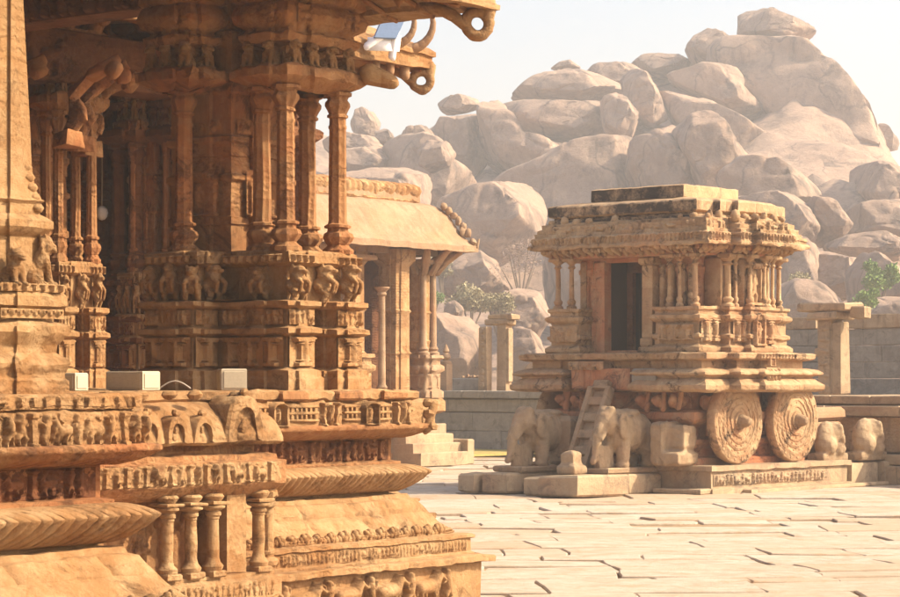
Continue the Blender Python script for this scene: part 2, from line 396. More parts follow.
def put(mb, rel, o, d, n, up=(0, 0, 1), base=0.003, skirt=True):
    """lay a relief on a wall: o lower left corner, d along, n outward"""
    S, T, Z = rel; Z = Z.copy()
    if skirt: Z[0, :] = 0; Z[-1, :] = 0; Z[:, 0] = 0; Z[:, -1] = 0
    o, d, n, up = (np.array(q, float) for q in (o, d, n, up)); d /= np.linalg.norm(d); n /= np.linalg.norm(n)
    G = o+S[:, None, None]*d+T[None, :, None]*up+(Z+base)[:, :, None]*n
    flip = np.dot(np.cross(d, up), n) < 0
    return mb.grid(G, flip=flip)
def arc(c, r, a0, a1, n=7, rz=None):
    rz = rz or r
    return [(c[0]+r*math.cos(R(a0+(a1-a0)*i/(n-1))), c[1]+rz*math.sin(R(a0+(a1-a0)*i/(n-1)))) for i in range(n)]
def redent(poly, out=.04, lo=.28, hi=.72):
    """add a shallow projecting bay in the middle of every side of a counter-clockwise plan"""
    P = [np.array(p, float) for p in poly]; o = []
    for i in range(len(P)):
        a, b = P[i], P[(i+1) % len(P)]; d = b-a; L = np.linalg.norm(d); d /= L; n = np.array((d[1], -d[0]))
        o.append(a)
        if L > .3: o += [a+d*L*lo, a+d*L*lo+n*out, a+d*L*hi+n*out, a+d*L*hi]
    return o
#==MARK1

# ================================================================== SETTING
def smooth01(t): t = np.clip(t, 0, 1); return t*t*(3-2*t)
SKX = np.array([-2500, -900, -300, 200, 330, 400, 440, 500, 560, 640, 700, 760, 820, 850, 880, 930, 1000, 1200, 1700, 3500.])
SKY_ = np.array([330, 280, 200, 150, 128, 150, 125, 118, 88, 80, 72, 60, 84, 125, 165, 205, 235, 290, 330, 345.])
def terrain(X, Y):
    X = np.asarray(X, float); Y = np.asarray(Y, float)
    px = 450+FPX*X/300.0
    zs = (381-np.interp(px, SKX, SKY_))/FPX*300.0
    u = (Y-118)/175.0
    z = zs*np.clip(u, 0, 1)**1.65
    z = np.where(u > 1, zs*(1-.25*np.clip((u-1)*.7, 0, 1.3)), z)
    P = np.column_stack((X.ravel()/16, Y.ravel()/16, 0*X.ravel())); nz = (1.3-2*np.abs(fbm(P, 5, 4))).reshape(X.shape)
    return z+nz*2.2*np.clip(u*2, 0, 1)-.5
mb = MB(); xs = np.concatenate((np.linspace(-700, -130, 22), np.linspace(-120, 140, 150), np.linspace(150, 700, 22))); ys = np.concatenate((np.linspace(112, 420, 120), np.linspace(430, 760, 10)))
XX, YY = np.meshgrid(xs, ys, indexing='ij'); ZZ = terrain(XX, YY)
ZZ[:, 0] = -1.0
mb.grid(np.dstack((XX, YY, ZZ)))
o = part('hill', mb, M['rock'], ang=0); o['kind'] = 'structure'
mb = MB(); g = np.linspace(-1, 1, 40); gx, gy = np.meshgrid(g*780, g*780, indexing='ij')
mb.grid(np.dstack((gx, gy, -.10+0*gx)))
o = part('ground', mb, M['ground'], ang=0); o['kind'] = 'structure'
# bed of dirt under the court, then the flagstones
U1 = np.array((math.cos(R(49)), math.sin(R(49)))); V1 = np.array((-math.sin(R(49)), math.cos(R(49))))
mb = MB()
for a0 in range(1):
    G = [[(x, y, -.032) for y in np.linspace(8, 64, 20)] for x in np.linspace(-30, 34, 20)]
    mb.grid(G)
o = part('court_bed', mb, M['dirt'], ang=0); o['kind'] = 'structure'
def paving():
    mb = MB(); rd = random.Random(11); q = -2.0
    th = R(4); du = np.array((math.cos(th), math.sin(th))); dv = np.array((-math.sin(th), math.cos(th)))
    q = -12.0
    while q < 78:
        w = rd.uniform(.45, 1.25); p = -36+rd.uniform(0, 1)
        while p < 52:
            l = rd.uniform(.7, 2.6); c = du*(p+l/2)+dv*(q+w/2)
            if abs(c[0]) < .23*c[1]+5 and 15 < c[1] < 62:
                g_ = rd.uniform(.004, .013); zt = rd.gauss(0, .009)+(rd.random() < .06)*rd.uniform(-.035, .02)
                tx, ty = rd.gauss(0, .007), rd.gauss(0, .009)
                pts = []
                for (e, f) in ((0, 0), (.5, 0), (1, 0), (1, .5), (1, 1), (.5, 1), (0, 1), (0, .5)):
                    jx = rd.gauss(0, .012); jy = rd.gauss(0, .013)
                    if rd.random() < .02: jx += (.5-e)*.16; jy += (.5-f)*.16
                    pts.append((g_+e*(l-2*g_)+jx, g_+f*(w-2*g_)+jy))
                V = []; 
                for k, (ins, dz) in enumerate(((0, -.05), (0, -.012), (.014, 0))):
                    for (a, b) in pts:
                        a2 = a+(l/2-a)*ins/(l/2); b2 = b+(w/2-b)*ins/(w/2)
                        xy = du*(p+a2)+dv*(q+b2); V.append((xy[0], xy[1], zt+dz+(a-l/2)*tx+(b-w/2)*ty))
                F = [tuple(range(16, 24))]
                for k in range(2):
                    for i in range(8): j = (i+1) % 8; F.append((k*8+i, k*8+j, k*8+8+j, k*8+8+i))
                mb.add(V, F)
            p += l
        q += w
    V = mb.arr(); Q = np.column_stack((V[:, :2]/2.6, 0*V[:, 0])); V[:, 0] += .22*fbm(Q, 41, 3); V[:, 1] += .30*fbm(Q, 47, 3); V[:, 2] += .010*fbm(np.column_stack((V[:, :2]/5.0, 0*V[:, 0])), 3, 2); mb.v = [V]
    return mb
o = part('paving', paving(), M['flag'], ang=30); o['kind'] = 'structure'
ta = o.data.attributes.new('tone', 'FLOAT', 'FACE'); nf = len(o.data.polygons); ta.data.foreach_set('value', np.repeat(rng.rand(nf//17+1)**2.2, 17)[:nf])

# ================================================================== BOULDERS
def hit(px, py, lo=112, hi=300):
    dx = (px-450)/FPX; dz = (HOR-py)/FPX; Yv = np.arange(lo, hi, 1.0)
    h = terrain(dx*Yv, Yv)-(CAMZ+dz*Yv); k = np.nonzero(h > 0)[0]
    return float(Yv[k[0]]) if len(k) else hi-8.0
def boulder(pts, label, Y=None, T=None, seed=0, cut=(.62, .70), name='boulder'):
    P = np.array([tuple(map(float, q.split(','))) for q in pts.split()])
    c = (P.min(0)+P.max(0))/2; P = c+(P-c)*(1.13 if P[:, 1].min() > 95 else 1.0); cy = c[1]*.6+P[:, 1].max()*.4
    if Y is None: Y = hit(c[0], cy)
    cw = at(c[0], c[1], Y); s = Y/FPX
    q = (P-c)*np.array((s, -s)); rd = np.random.RandomState(seed+17)
    # closed outline resampled round the centre
    ang = np.linspace(0, 2*math.pi, 88, endpoint=False); rr = []
    n = len(q)
    for a in ang:
        d = np.array((math.cos(a), math.sin(a))); best = 0
        for i in range(n):
            A, B = q[i], q[(i+1) % n]; e = B-A; det = d[0]*(-e[1])+e[0]*d[1]
            if abs(det) < 1e-9: continue
            t = (A[0]*(-e[1])+e[0]*A[1])/det; u = (d[0]*A[1]-d[1]*A[0])/det
            if t > 0 and -.001 <= u <= 1.001: best = max(best, t)
        rr.append(best)
    rr = np.array(rr); rr = (np.roll(rr, 1)+4*rr+np.roll(rr, -1))/6
    w, h = np.ptp(q[:, 0]), np.ptp(q[:, 1]); T = T or .55*math.sqrt(w*h)
    G = []
    for a, r in zip(ang, rr):
        row = []
        for ph in np.linspace(-math.pi/2, math.pi/2, 44):
            k = max(math.cos(ph), 0)**.62; row.append((r*k*math.cos(a), T*math.copysign(abs(math.sin(ph))**.85, ph), r*k*math.sin(a)))
        G.append(row)
    G = np.array(G); sh = G.shape; V = G.reshape(-1, 3)
    S_ = np.array((w/2, T, h/2)); 
    pl = [((-.25+rd.uniform(-.2, .2), -.93, .12+rd.uniform(-.1, .2)), cut[0]), ((.78, -.5+rd.uniform(-.2, .2), .36+rd.uniform(-.2, .25)), cut[1]),
          *[((rd.normal(0, 1), -abs(rd.normal(0, 1))-.2, rd.normal(0, 1)), rd.uniform(.66, .88)) for _ in range(0 if T > 20 else 8)]]
    for nn, d in pl:
        nn = np.array(nn); nn /= np.linalg.norm(nn); U = V/S_; e = U@nn-d; m = e > 0
        V[m] = (U[m]-(e[m]*.95)[:, None]*nn)*S_
    sc = 1.6/math.sqrt(w*h)
    nz = fbm(V*sc*1.6+seed*3.1, seed, 4); V = V*(1+.045*nz)[:, None]
    rg = 1-np.abs(vnoise(V*sc*np.array((2.4, 2.4, 2.4))+seed*5, seed+8)); V = V*(1-.05*np.clip(rg-.86, 0, 1)*7)[:, None]
    V = V+(fbm(V*.55+seed, seed+2, 3)*.16)[:, None]*V/(np.linalg.norm(V, axis=1)[:, None]+1e-6)
    nz2 = vnoise(V*sc*np.array((1.2, 1.2, 5))+seed*7, seed+3); V = V+np.column_stack((0*nz2, nz2*.03*T, 0*nz2))
    mb = MB(); mb.grid(V.reshape(sh), close_u=True)
    o = part(name, mb, M['rock'], ang=42, loc=cw)
    return tag(o, label, 'boulder', 'granite boulders heaped on the hill')
BL = [
 ("700,60 712,44 740,42 790,44 812,62 832,86 852,120 880,160 898,190 890,232 800,226 785,190 768,150 740,108 712,84", "huge smooth dome of granite under the summit slab", 284, 27),
 ("740,41 740,8 752,6 765,7 780,16 800,25 818,30 822,38 812,47 790,46 770,43", "big block with a drooping nose balanced on the summit", 284, 7),
 ("686,46 695,31 708,28 726,36 742,44 742,60 715,68 694,64", "rounded knob left of the summit block", 284, 6),
 ("797,50 808,51 814,57 811,66 802,62", "small stone wedged under the nose of the summit block", 293, 2),
 ("631,63 640,55 668,53 692,58 704,68 684,80 640,78", "low flat-topped rock on the skyline left of the knob", 292, 6),
 ("830,84 836,80 840,86 852,90 864,104 872,126 884,146 893,164 885,190 862,186 848,150 836,112", "jagged cliff rock at the right edge of the dome", 276, 7),
 ("880,125 887,126 892,134 898,142 900,150 886,148 881,138", "small rocks perched on the right skyline", 290, 2),
 ("858,165 882,163 902,170 912,190 905,215 872,210 858,190", "sloping shaded block at the right edge of the frame below the skyline", None, 8),
 ("664,72 700,64 736,66 745,72 745,90 756,100 765,114 763,126 745,120 700,97 672,84", "wedge rock with a hooked right end across the middle of the hill", 272, 5),
 ("620,72 632,67 646,72 656,86 664,110 669,120 650,130 634,118 624,96", "upright tilted rock between the main block and the wedge", 262, 5),
 ("655,84 700,98 740,120 775,143 792,164 798,188 782,194 740,176 700,152 672,122", "long slab sloping down to the right through the middle of the hill", 262, 9),
 ("584,68 598,62 612,63 626,61 640,68 650,76 642,90 600,88", "cluster top rock on the skyline right of the thin cap", 284, 4),
 ("551,69 560,62 572,60 580,64 579,70 566,72", "thin cap stone on the skyline above the main block", 284, 2),
 ("504,100 518,86 532,75 560,68 600,70 622,80 628,104 560,108 512,106", "domed boulder forming the skyline of the left shoulder", 275, 8),
 ("504,104 520,101 580,106 618,100 632,108 641,122 637,134 612,143 560,137 518,133 508,118", "broad block with a bright top edge in the middle of the left shoulder", 262, 8),
 ("600,98 615,92 630,100 642,122 636,136 616,143 604,132", "sunlit pointed face at the right end of the broad block", 255, 5),
 ("482,112 490,102 504,99 512,114 514,134 540,140 562,150 548,170 520,180 500,176 485,152", "tall rounded boulder at the left foot of the broad block", 254, 8),
 ("440,103 447,97 463,96 478,99 480,107 466,112 446,114", "loaf-shaped stone balanced on top of the pile", 262, 3.2),
 ("437,132 445,118 460,110 478,112 486,130 489,160 470,175 452,165 440,142", "squat boulder carrying the balanced loaf stone", 258, 5),
 ("396,140 408,129 422,127 436,134 442,148 424,156 400,152", "dark rounded boulder left of the balanced stone", 256, 4),
 ("350,116 362,110 372,113 379,122 377,134 362,138 350,132", "egg-shaped boulder on the skyline above the pavilion", 262, 4),
 ("376,130 384,128 392,134 396,142 386,147 377,142", "smallest stone on the skyline above the pavilion", 258, 2),
 ("388,150 402,142 424,138 442,146 450,160 468,172 478,186 462,204 430,208 402,202 386,178", "grey boulder below the balanced pile", 236, 7),
 ("418,150 428,141 446,143 456,154 450,165 432,172 420,164", "sunlit boulder in front of the balanced pile", 226, 3.2),
 ("330,150 352,146 378,147 390,156 386,170 362,176 336,172", "flat boulder seen just above the pavilion cresting", 236, 5),
 ("325,140 345,134 372,138 384,150 350,156 328,152", "slab wedged between the egg-shaped and the flat boulder", 250, 4),
 ("340,178 372,170 404,170 432,178 428,208 380,222 340,216", "low boulder half hidden by the pavilion roof", 214, 6),
 ("497,186 520,172 545,163 565,149 600,141 630,143 648,158 657,178 668,204 650,230 600,240 540,240 508,230 498,206", "large boulder behind the chariot roof with a bright spine", 224, 9),
 ("636,142 652,136 676,128 688,150 702,188 680,204 640,202 630,170", "tent-shaped boulder directly above the roof slab of the chariot", 216, 6),
 ("676,128 690,116 704,112 716,118 730,140 748,160 742,184 704,192 688,158", "sunlit ridged boulder right of the tent-shaped one", 212, 6),
 ("722,176 744,160 772,162 800,178 818,190 806,214 770,222 735,212", "shaded boulder with a bright top edge above the right end of the chariot", 200, 6),
 ("740,200 780,192 805,190 816,196 819,204 815,228 808,246 780,252 748,240", "pale block behind the right eave of the chariot", 180, 6),
 ("815,200 830,202 840,210 850,224 845,234 822,244 808,236", "pyramid rock right of the chariot eave", 182, 4),
 ("846,216 860,206 880,202 904,200 922,215 912,240 872,236 850,230", "boulder against the right edge of the frame under the dome", 196, 6),
 ("828,245 850,236 880,234 906,240 914,262 866,258 840,253", "flat sunlit sheet of rock above the green bush", 176, 6),
 ("806,264 815,253 840,254 856,262 860,278 842,302 810,296", "round shaded boulder above the carved stone post", 160, 5),
 ("770,262 784,246 800,238 812,246 820,256 813,280 790,306 772,292", "boulder touching the right side of the chariot", 158, 5),
 ("768,300 800,280 825,288 842,305 848,338 800,346 768,338", "dark boulder right behind the carved stone post", 140, 5),
 ("852,268 868,255 890,258 904,265 912,300 880,318 856,306", "shaded boulder under the green bush", 150, 5),
 ("436,222 448,202 478,190 520,182 548,180 538,232 500,262 450,258", "big grey boulder above the pavilion eave", 200, 8),
 ("444,282 455,262 470,256 484,254 494,262 502,276 509,296 480,308 450,304", "sunlit dome boulder between the pavilion and the chariot", 168, 5),
 ("492,306 505,293 520,288 532,287 545,300 550,318 534,344 500,336", "boulder with a lit right face beside the chariot colonnettes", 150, 5),
 ("424,324 450,318 470,320 483,331 487,386 452,394 424,388", "wide flat-topped boulder behind the finial post", 122, 4),
 ("444,306 454,302 461,308 463,317 450,320", "little stone sitting on the flat-topped boulder", 140, 1.6),
 ("504,334 522,327 538,338 545,352 540,384 506,388", "pale boulder behind the ruined gate pillars", 120, 4),
 ("548,236 575,225 610,230 640,250 640,300 600,330 556,322 545,280", "boulder hidden mostly behind the chariot walls", 170, 7),
 ("860,306 885,296 920,300 930,330 890,345 862,338", "lowest boulder above the grey wall at the right edge", 132, 4),
 ("300,196 330,190 345,215 340,250 305,250 285,222", "boulder glimpsed between the temple colonnettes", 205, 5),
]
for i, (pts, lab, Y_, T_) in enumerate(BL): boulder(pts, lab, Y_, T_*.95 if T_ else None, seed=i*5+1)

# ------------------------------------------------------------------ bushes
def leafmat(name, a, b):
    m = bpy.data.materials.new(name); m.use_nodes = True; N = m.node_tree.nodes; L = m.node_tree.links; bs = N['Principled BSDF']
    n = N.new('ShaderNodeTexNoise'); n.inputs['Scale'].default_value = 1.4; n.inputs['Detail'].default_value = 4
    tc = N.new('ShaderNodeTexCoord'); L.new(tc.outputs['Object'], n.inputs['Vector'])
    x = N.new('ShaderNodeMix'); x.data_type = 'RGBA'; L.new(n.outputs['Fac'], x.inputs[0]); x.inputs[6].default_value = (*a, 1); x.inputs[7].default_value = (*b, 1)
    L.new(x.outputs[2], bs.inputs['Base Color']); bs.inputs['Roughness'].default_value = .8
    return m
M['leaf'] = leafmat('green_leaves', (.11, .18, .03), (.20, .28, .06)); M['ochre'] = leafmat('dry_leaves', (.24, .19, .09), (.30, .25, .13)); M['pink'] = leafmat('bare_twigs', (.30, .20, .14), (.26, .17, .12))
M['bark'] = flat('bark', (.16, .11, .07), .9)
def bush(px, py, w, h, Y, m, label, seed, dens=900, leaf=.2):
    rd = np.random.RandomState(seed); s = Y/FPX; c = at(px, py+h/2, Y); W_, H_ = w*s, h*s
    c.z = min(c.z, c.z); t = thing('bush', label, 'bush', c, 0, 'bushes among the boulders')
    mb = MB(); cl = [(rd.uniform(-.38, .38)*W_, rd.uniform(-.3, .3)*W_, rd.uniform(.3, .85)*H_, rd.uniform(.14, .3)) for _ in range(14)]
    for k in range(dens):
        q = cl[rd.randint(len(cl))]; d = rd.normal(0, 1, 3); d /= np.linalg.norm(d); r = q[3]*W_*rd.uniform(.6, 1.05)
        p = np.array(q[:3])+d*r*np.array((1, 1, .8)); a = rd.normal(0, 1, 3); a /= np.linalg.norm(a); b = np.cross(a, rd.normal(0, 1, 3)); b /= np.linalg.norm(b)
        l = leaf*rd.uniform(.5, 1.2); mb.add([p, p+a*l*.5+b*l*.3, p+a*l, p+a*l*.5-b*l*.3], [(0, 1, 2, 3)])
    part('foliage', mb, m, t, ang=0)
    mb = MB()
    for q in cl[:7]: mb.cap((0, 0, -1.2), q[:3], .09, .03, 6)
    part('stem', mb, M['bark'], t)
    return t
bush(880, 276, 34, 34, 140, M['leaf'], 'larger pale green bush on the shaded boulder at the right', 1, 5200, .22)
bush(866, 300, 24, 26, 128, M['leaf'], 'smaller bright green bush just above the grey wall', 2, 4000, .2)
bush(470, 302, 44, 32, 146, M['ochre'], 'dry ochre bush in front of the sunlit dome boulder', 3, 5200, .22)
bush(521, 262, 50, 50, 160, M['pink'], 'leafless pinkish shrub left of the chariot roof', 4, 2600, .12)
bush(442, 268, 22, 24, 165, M['ochre'], 'small dull bush under the pavilion eave', 5, 2600, .2)
bush(498, 305, 34, 22, 138, M['ochre'], 'low dry bush left of the boulder with the lit right face', 6, 3200, .16)
bush(430, 300, 26, 26, 150, M['leaf'], 'dull green bush just right of the pavilion colonnettes', 7, 3200, .18)
bush(800, 282, 22, 18, 146, M['ochre'], 'small dry bush behind the right eave of the chariot', 8, 2200, .16)
#==MARK2

# ================================================================== TEMPLE HALL (near)
FLOOR = 1.92
TH = thing('temple_hall', 'huge carved temple hall of ochre granite with clustered pillars on a tall moulded base', 'temple', (.40, 21.4, 0), R(53))
EX, EY = np.array((1, 0, 0.)), np.array((0, 1, 0.))
Nf = (0, -1, 0); Nl = (-1, 0, 0)     # sunny side, side facing left
pathR = [(-3.5, -.0), (0, 0), (0, 4.4), (4.9, 4.4), (4.9, 12)]         # right hand section (corner at the origin)
pathL = [(-14, -2.84), (-6.4, -2.84), (-6.4, 0)]                       # left block, nearest
pathM = [(-6.8, -.48), (-3.5, -.48), (-3.5, 0.2)]                      # middle section with the miniature shrine
def tiers(path, tag_, sd):
    """the stepped, moulded base under the hall; every course is a part"""
    Ltot = sum(math.dist(a, b) for a, b in zip(path, path[1:]))
    # bottom course framed for the row of horses
    mb = MB(); mb.sweep(path, [(0, -.05), (0, .035), (-.09, .05), (-.09, .395), (0, .405), (0, .45), (-.012, .462), (-.2, .462)], step=.03, disp=lambda s, t: -.014*((s % 1.13) < .03)+0*t).rough(.011, 9, sd); part('bottom_course', mb, M['sand'], TH)
    mb = MB(); mb.sweep(path, [(-.13, .455), (-.13, .48), (-.155, .49), (-.155, .60), (-.13, .61), (-.13, .635), (-.15, .645), (-.34, .65)], step=.08).rough(.010, 10, sd+1); part('scroll_course', mb, M['sand'], TH)
    # sloping plinth
    mb = MB(); mb.sweep(path, [(-.27, .645), (-.26, .665), (-.28, .685), (-.30, .70), (-.33, .73), (-.355, .76), (-.38, .79), (-.40, .815), (-.42, .84), (-.445, .875), (-.47, .91), (-.50, .955), (-.54, .965), (-.56, 1.0), (-.67, 1.0), (-.67, 1.05)], step=.05,
        disp=lambda s, t: np.where((t > .06) & (t < .75), -.02*(abs(math.sin(s*3.9)) < .07)-.022*(np.abs(t-.42) < .05)+.006*math.sin(s*3.1)*np.sin(t*9), 0)).rough(.010, 9, sd+2); part('sloping_course', mb, M['sand'], TH)
    # ribbed torus
    pr = [(-.66, 1.02), (-.61, 1.03), (-.57, 1.045), (-.53, 1.07), (-.49, 1.10), (-.455, 1.13), (-.425, 1.165), (-.405, 1.185), (-.398, 1.20), (-.412, 1.214), (-.44, 1.232), (-.475, 1.247), (-.51, 1.257), (-.55, 1.265), (-.60, 1.27), (-.67, 1.275)]
    def rib(s, t): 
        ph = (s/.095+t*1.5); a = np.abs(np.sin(ph*math.pi))
        return np.where((t > .02) & (t < .98), np.where(t < .56, .040*a**.5-.024, .030*np.abs(np.sin((s/.095+.84-((t-.56)*2.2)**2)*math.pi))**.35-.022), 0)
    mb = MB(); mb.sweep(path, pr, step=.0115, disp=rib).rough(.004, 14, sd+3); part('ribbed_torus', mb, M['sand'], TH, ang=60)
    # recess with panels
    mb = MB(); mb.sweep(path, [(-.60, 1.25), (-.60, 1.29), (-.66, 1.30), (-.66, 1.50), (-.6, 1.53), (-.5, 1.545)], step=.06).rough(.005, 8, sd+4); part('recess_course', mb, M['hall'], TH)
    # cornice: scalloped underside, lip, slab
    def scal(s, t): return np.where(t < .42, .050*abs(math.sin(s/.11*math.pi))**.6-.03, 0)
    mb = MB(); mb.sweep(path, [(-.58, 1.50), (-.52, 1.515), (-.45, 1.545), (-.41, 1.575), (-.395, 1.585), (-.395, 1.618), (-.41, 1.625), (-.46, 1.63)], step=.012, disp=scal).rough(.003, 16, sd+5); part('scalloped_cornice', mb, M['hall'], TH, ang=60)
    mb = MB(); mb.sweep(path, [(-.45, 1.62), (-.455, 1.80), (-.50, 1.815), (-.52, 1.83), (-.50, 1.84), (-.485, 1.85), (-.485, 1.905), (-.50, 1.92), (-.62, 1.922)], step=.03, disp=lambda s, t: -.016*(((s+.4) % .87) < .03)+0*t).rough(.015, 10, sd+6); part('top_course', mb, M['sand'], TH)
def face(path_pt, L, d, z): return (path_pt[0], path_pt[1]+d, z)
tiers(pathR, 'r', 10); tiers(pathL, 'l', 40)
res = .0095
def reliefs(x0, x1, yb, sd, horses=True):
    L = x1-x0
    if horses:
        mb = MB(); put(mb, R_horses(L-.25, .34, .0075, .10, .54), (x0+.12, yb+.09, .05), EX, Nf); part('horse_frieze', mb, M['sand'], TH, ang=60)
    mb = MB(); put(mb, R_figs(L-.32, .105, .008, .02, .052, sd, .1), (x0+.15, yb+.155, .492), EX, Nf); part('scroll_frieze', mb, M['sand'], TH, ang=60)
    mb = MB(); x = x0+.3
    while x < x1-.3:                                                    # upturned lotus tips on the sloping course
        for k in range(5):
            a = math.pi*(.12+.76*k/4); mb.ell((x-.055*math.cos(a)+random.uniform(-.01, .01), yb+.285-.02*math.sin(a), .665+.05*math.sin(a)), (.028, .035, .034), n=8)
        mb.ell((x, yb+.265, .695), (.045, .03, .04), n=8)
        mb.cap((x, yb+.262, .64), (x, yb+.265, .675), .014, .018, 6)
        x += .165
    mb.sweep([(x0+.2, yb+.30), (x1-.30, yb+.30)], [(0, .655), (.035, .66), (.045, .68), (.02, .70), (0, .70)], step=.03)
    mb.rough(.01, 12, sd); part('lotus_fringe', mb, M['sand'], TH, ang=60)
    mb = MB(); put(mb, R_figs(L-.75, .185, res, .045, .11, sd+2, .35, frames=4), (x0+.05, yb+.66, 1.305), EX, Nf); part('recess_frieze', mb, M['dark'], TH, ang=60)
reliefs(-3.4, 0, 0, 3); reliefs(-9.8, -6.4, -2.84, 7, False)
# top frieze of the left block: crowded figures, deep
mb = MB(); put(mb, R_figs(3.6, .20, .0075, .055, .105, 21, .35, frames=6), (-6.4-3.6-.45, -2.84+.455, 1.615), EX, Nf)
put(mb, R_figs(3.4, .075, .0075, .03, .12, 23, .2), (-6.4-3.4-.5, -2.84+.49, 1.835), EX, Nf); mb.rough(.004, 20, 4); part_islands('figure_frieze', mb, M['sand'], TH)
# right section: alternating niches and rails
mb = MB()
for k, xo in enumerate((-3.2, -2.55, -1.9, -1.35, -.92)):
    if k % 2 == 0 or k == 4: put(mb, R_figs(.30, .20, .008, .07, .09, 30+k, 0, frames=2), (xo, .455, 1.62), EX, Nf)
    else: put(mb, R_niche(.22, .21, .008, .06, 33+k), (xo, .455, 1.62), EX, Nf)
put(mb, R_niche(.22, .21, .008, .06, 39), (-1.35, .455, 1.62), EX, Nf)
for x0, x1 in ((-3.5, -3.22), (-2.88, -2.56), (-2.3, -1.92), (-1.58, -1.37), (-1.1, -.94)):
    for z in (1.66, 1.72, 1.775): mb.box(x0, x1, .425, .46, z, z+.022, bev=.005)
    for q in np.arange(x0+.03, x1-.02, .06): mb.box(q, q+.022, .43, .46, 1.68, 1.78, bev=.004)
mb.rough(.004, 20, 4); part('rail_and_niches', mb, M['sand'], TH, ang=60)
for x0 in (-3.0, -2.2, -1.48, -.86):
    mb = MB(); mb.box(x0-.16, x0+.16, .44, .6, 1.835, 1.915, bev=.02); mb.rough(.012, 10, 8); part('beam_end', mb, M['hall'], TH)
# corner figures that stick out at the end of the cornice
mb = MB(); 
for z, d in ((1.70, .42), (1.60, .40), (1.80, .44)): mb.ell((-.40, d, z), (.06, .05, .045), n=8)
mb.cap((-.44, .42, 1.56), (-.36, .40, 1.80), .035, .03); mb.rough(.02, 14, 3); part('corner_figure', mb, M['sand'], TH)
# ----- middle section
mb = MB(); mb.sweep(pathM, [(.02, -.05), (.02, .30), (-.02, .31), (-.02, .36), (.03, .37), (.03, .50), (-.01, .52), (-.01, .55), (-.42, .56)], step=.06).rough(.01, 8, 60); part('shrine_base', mb, M['sand'], TH)
mb = MB(); put(mb, R_figs(2.4, .13, .009, .03, .07, 61, .1), (-5.9, -.50, .375), EX, Nf); put(mb, R_figs(2.4, .16, .009, .045, .12, 62, .4), (-5.9, -.50, .10), EX, Nf); part_islands('shrine_base_frieze', mb, M['sand'], TH)
mb = MB(); mb.sweep(pathM, [(-.36, .55), (-.36, 1.24)], step=.1); put(mb, R_figs(2.2, .5, .01, .05, .3, 63, 0), (-5.9, -.12, .62), EX, Nf); part('niche_wall', mb, M['hall'], TH, ang=60)
mb = MB(); mb.sweep(pathM, [(-.36, 1.10), (-.10, 1.12), (-.02, 1.17), (.03, 1.21), (.05, 1.23), (.05, 1.40), (.0, 1.41), (.0, 1.45), (-.12, 1.46), (-.12, 1.53), (-.3, 1.54)], step=.05).rough(.008, 8, 64); part('shrine_roof_slab', mb, M['hall'], TH)
mb = MB(); 
put(mb, R_figs(2.5, .15, .008, .045, .10, 65, .2, frames=2), (-6.0, -.53, 1.24), EX, Nf); part('shrine_roof_frieze', mb, M['sand'], TH, ang=60)
def small_col(x, y):
    mb = MB(); mb.box(x-.075, x+.075, y-.075, y+.075, .55, .60, bev=.01)
    mb.lathe([(.07, .60), (.08, .63), (.055, .66), (.045, .70), (.05, .80), (.045, .98), (.05, .985), (.05, 1.0), (.062, 1.01), (.062, 1.03), (.05, 1.04), (.09, 1.06), (.09, 1.075), (.06, 1.085)], x, y, 12)
    mb.box(x-.09, x+.09, y-.09, y+.09, 1.085, 1.11, bev=.01)
    mb.lathe([(.05, 1.10), (.075, 1.13), (.085, 1.15), (.07, 1.17)], x, y, 10)
    return mb.rough(.006, 12, int(abs(x)*100))
for x in (-4.66, -4.41, -4.17): part('miniature_colonnette', small_col(x, -.44), M['sand'], TH)
mb = MB(); mb.box(-4.0, -3.78, -.42, -.1, .55, 1.2, bev=.015); mb.rough(.008, 9, 66); part('miniature_pier', mb, M['sand'], TH)
part('miniature_colonnette', small_col(-3.64, -.42), M['sand'], TH)
mb = MB()
for z, r in ((1.14, .09), (1.06, .075), (.98, .05), (.70, .06), (.62, .09)): mb.ell((-3.52, -.40, z), (r, r, r*.6), n=10)
mb.cap((-3.52, -.40, .55), (-3.52, -.40, 1.1), .05, .045); mb.rough(.012, 16, 67); part('corner_baluster', mb, M['sand'], TH)
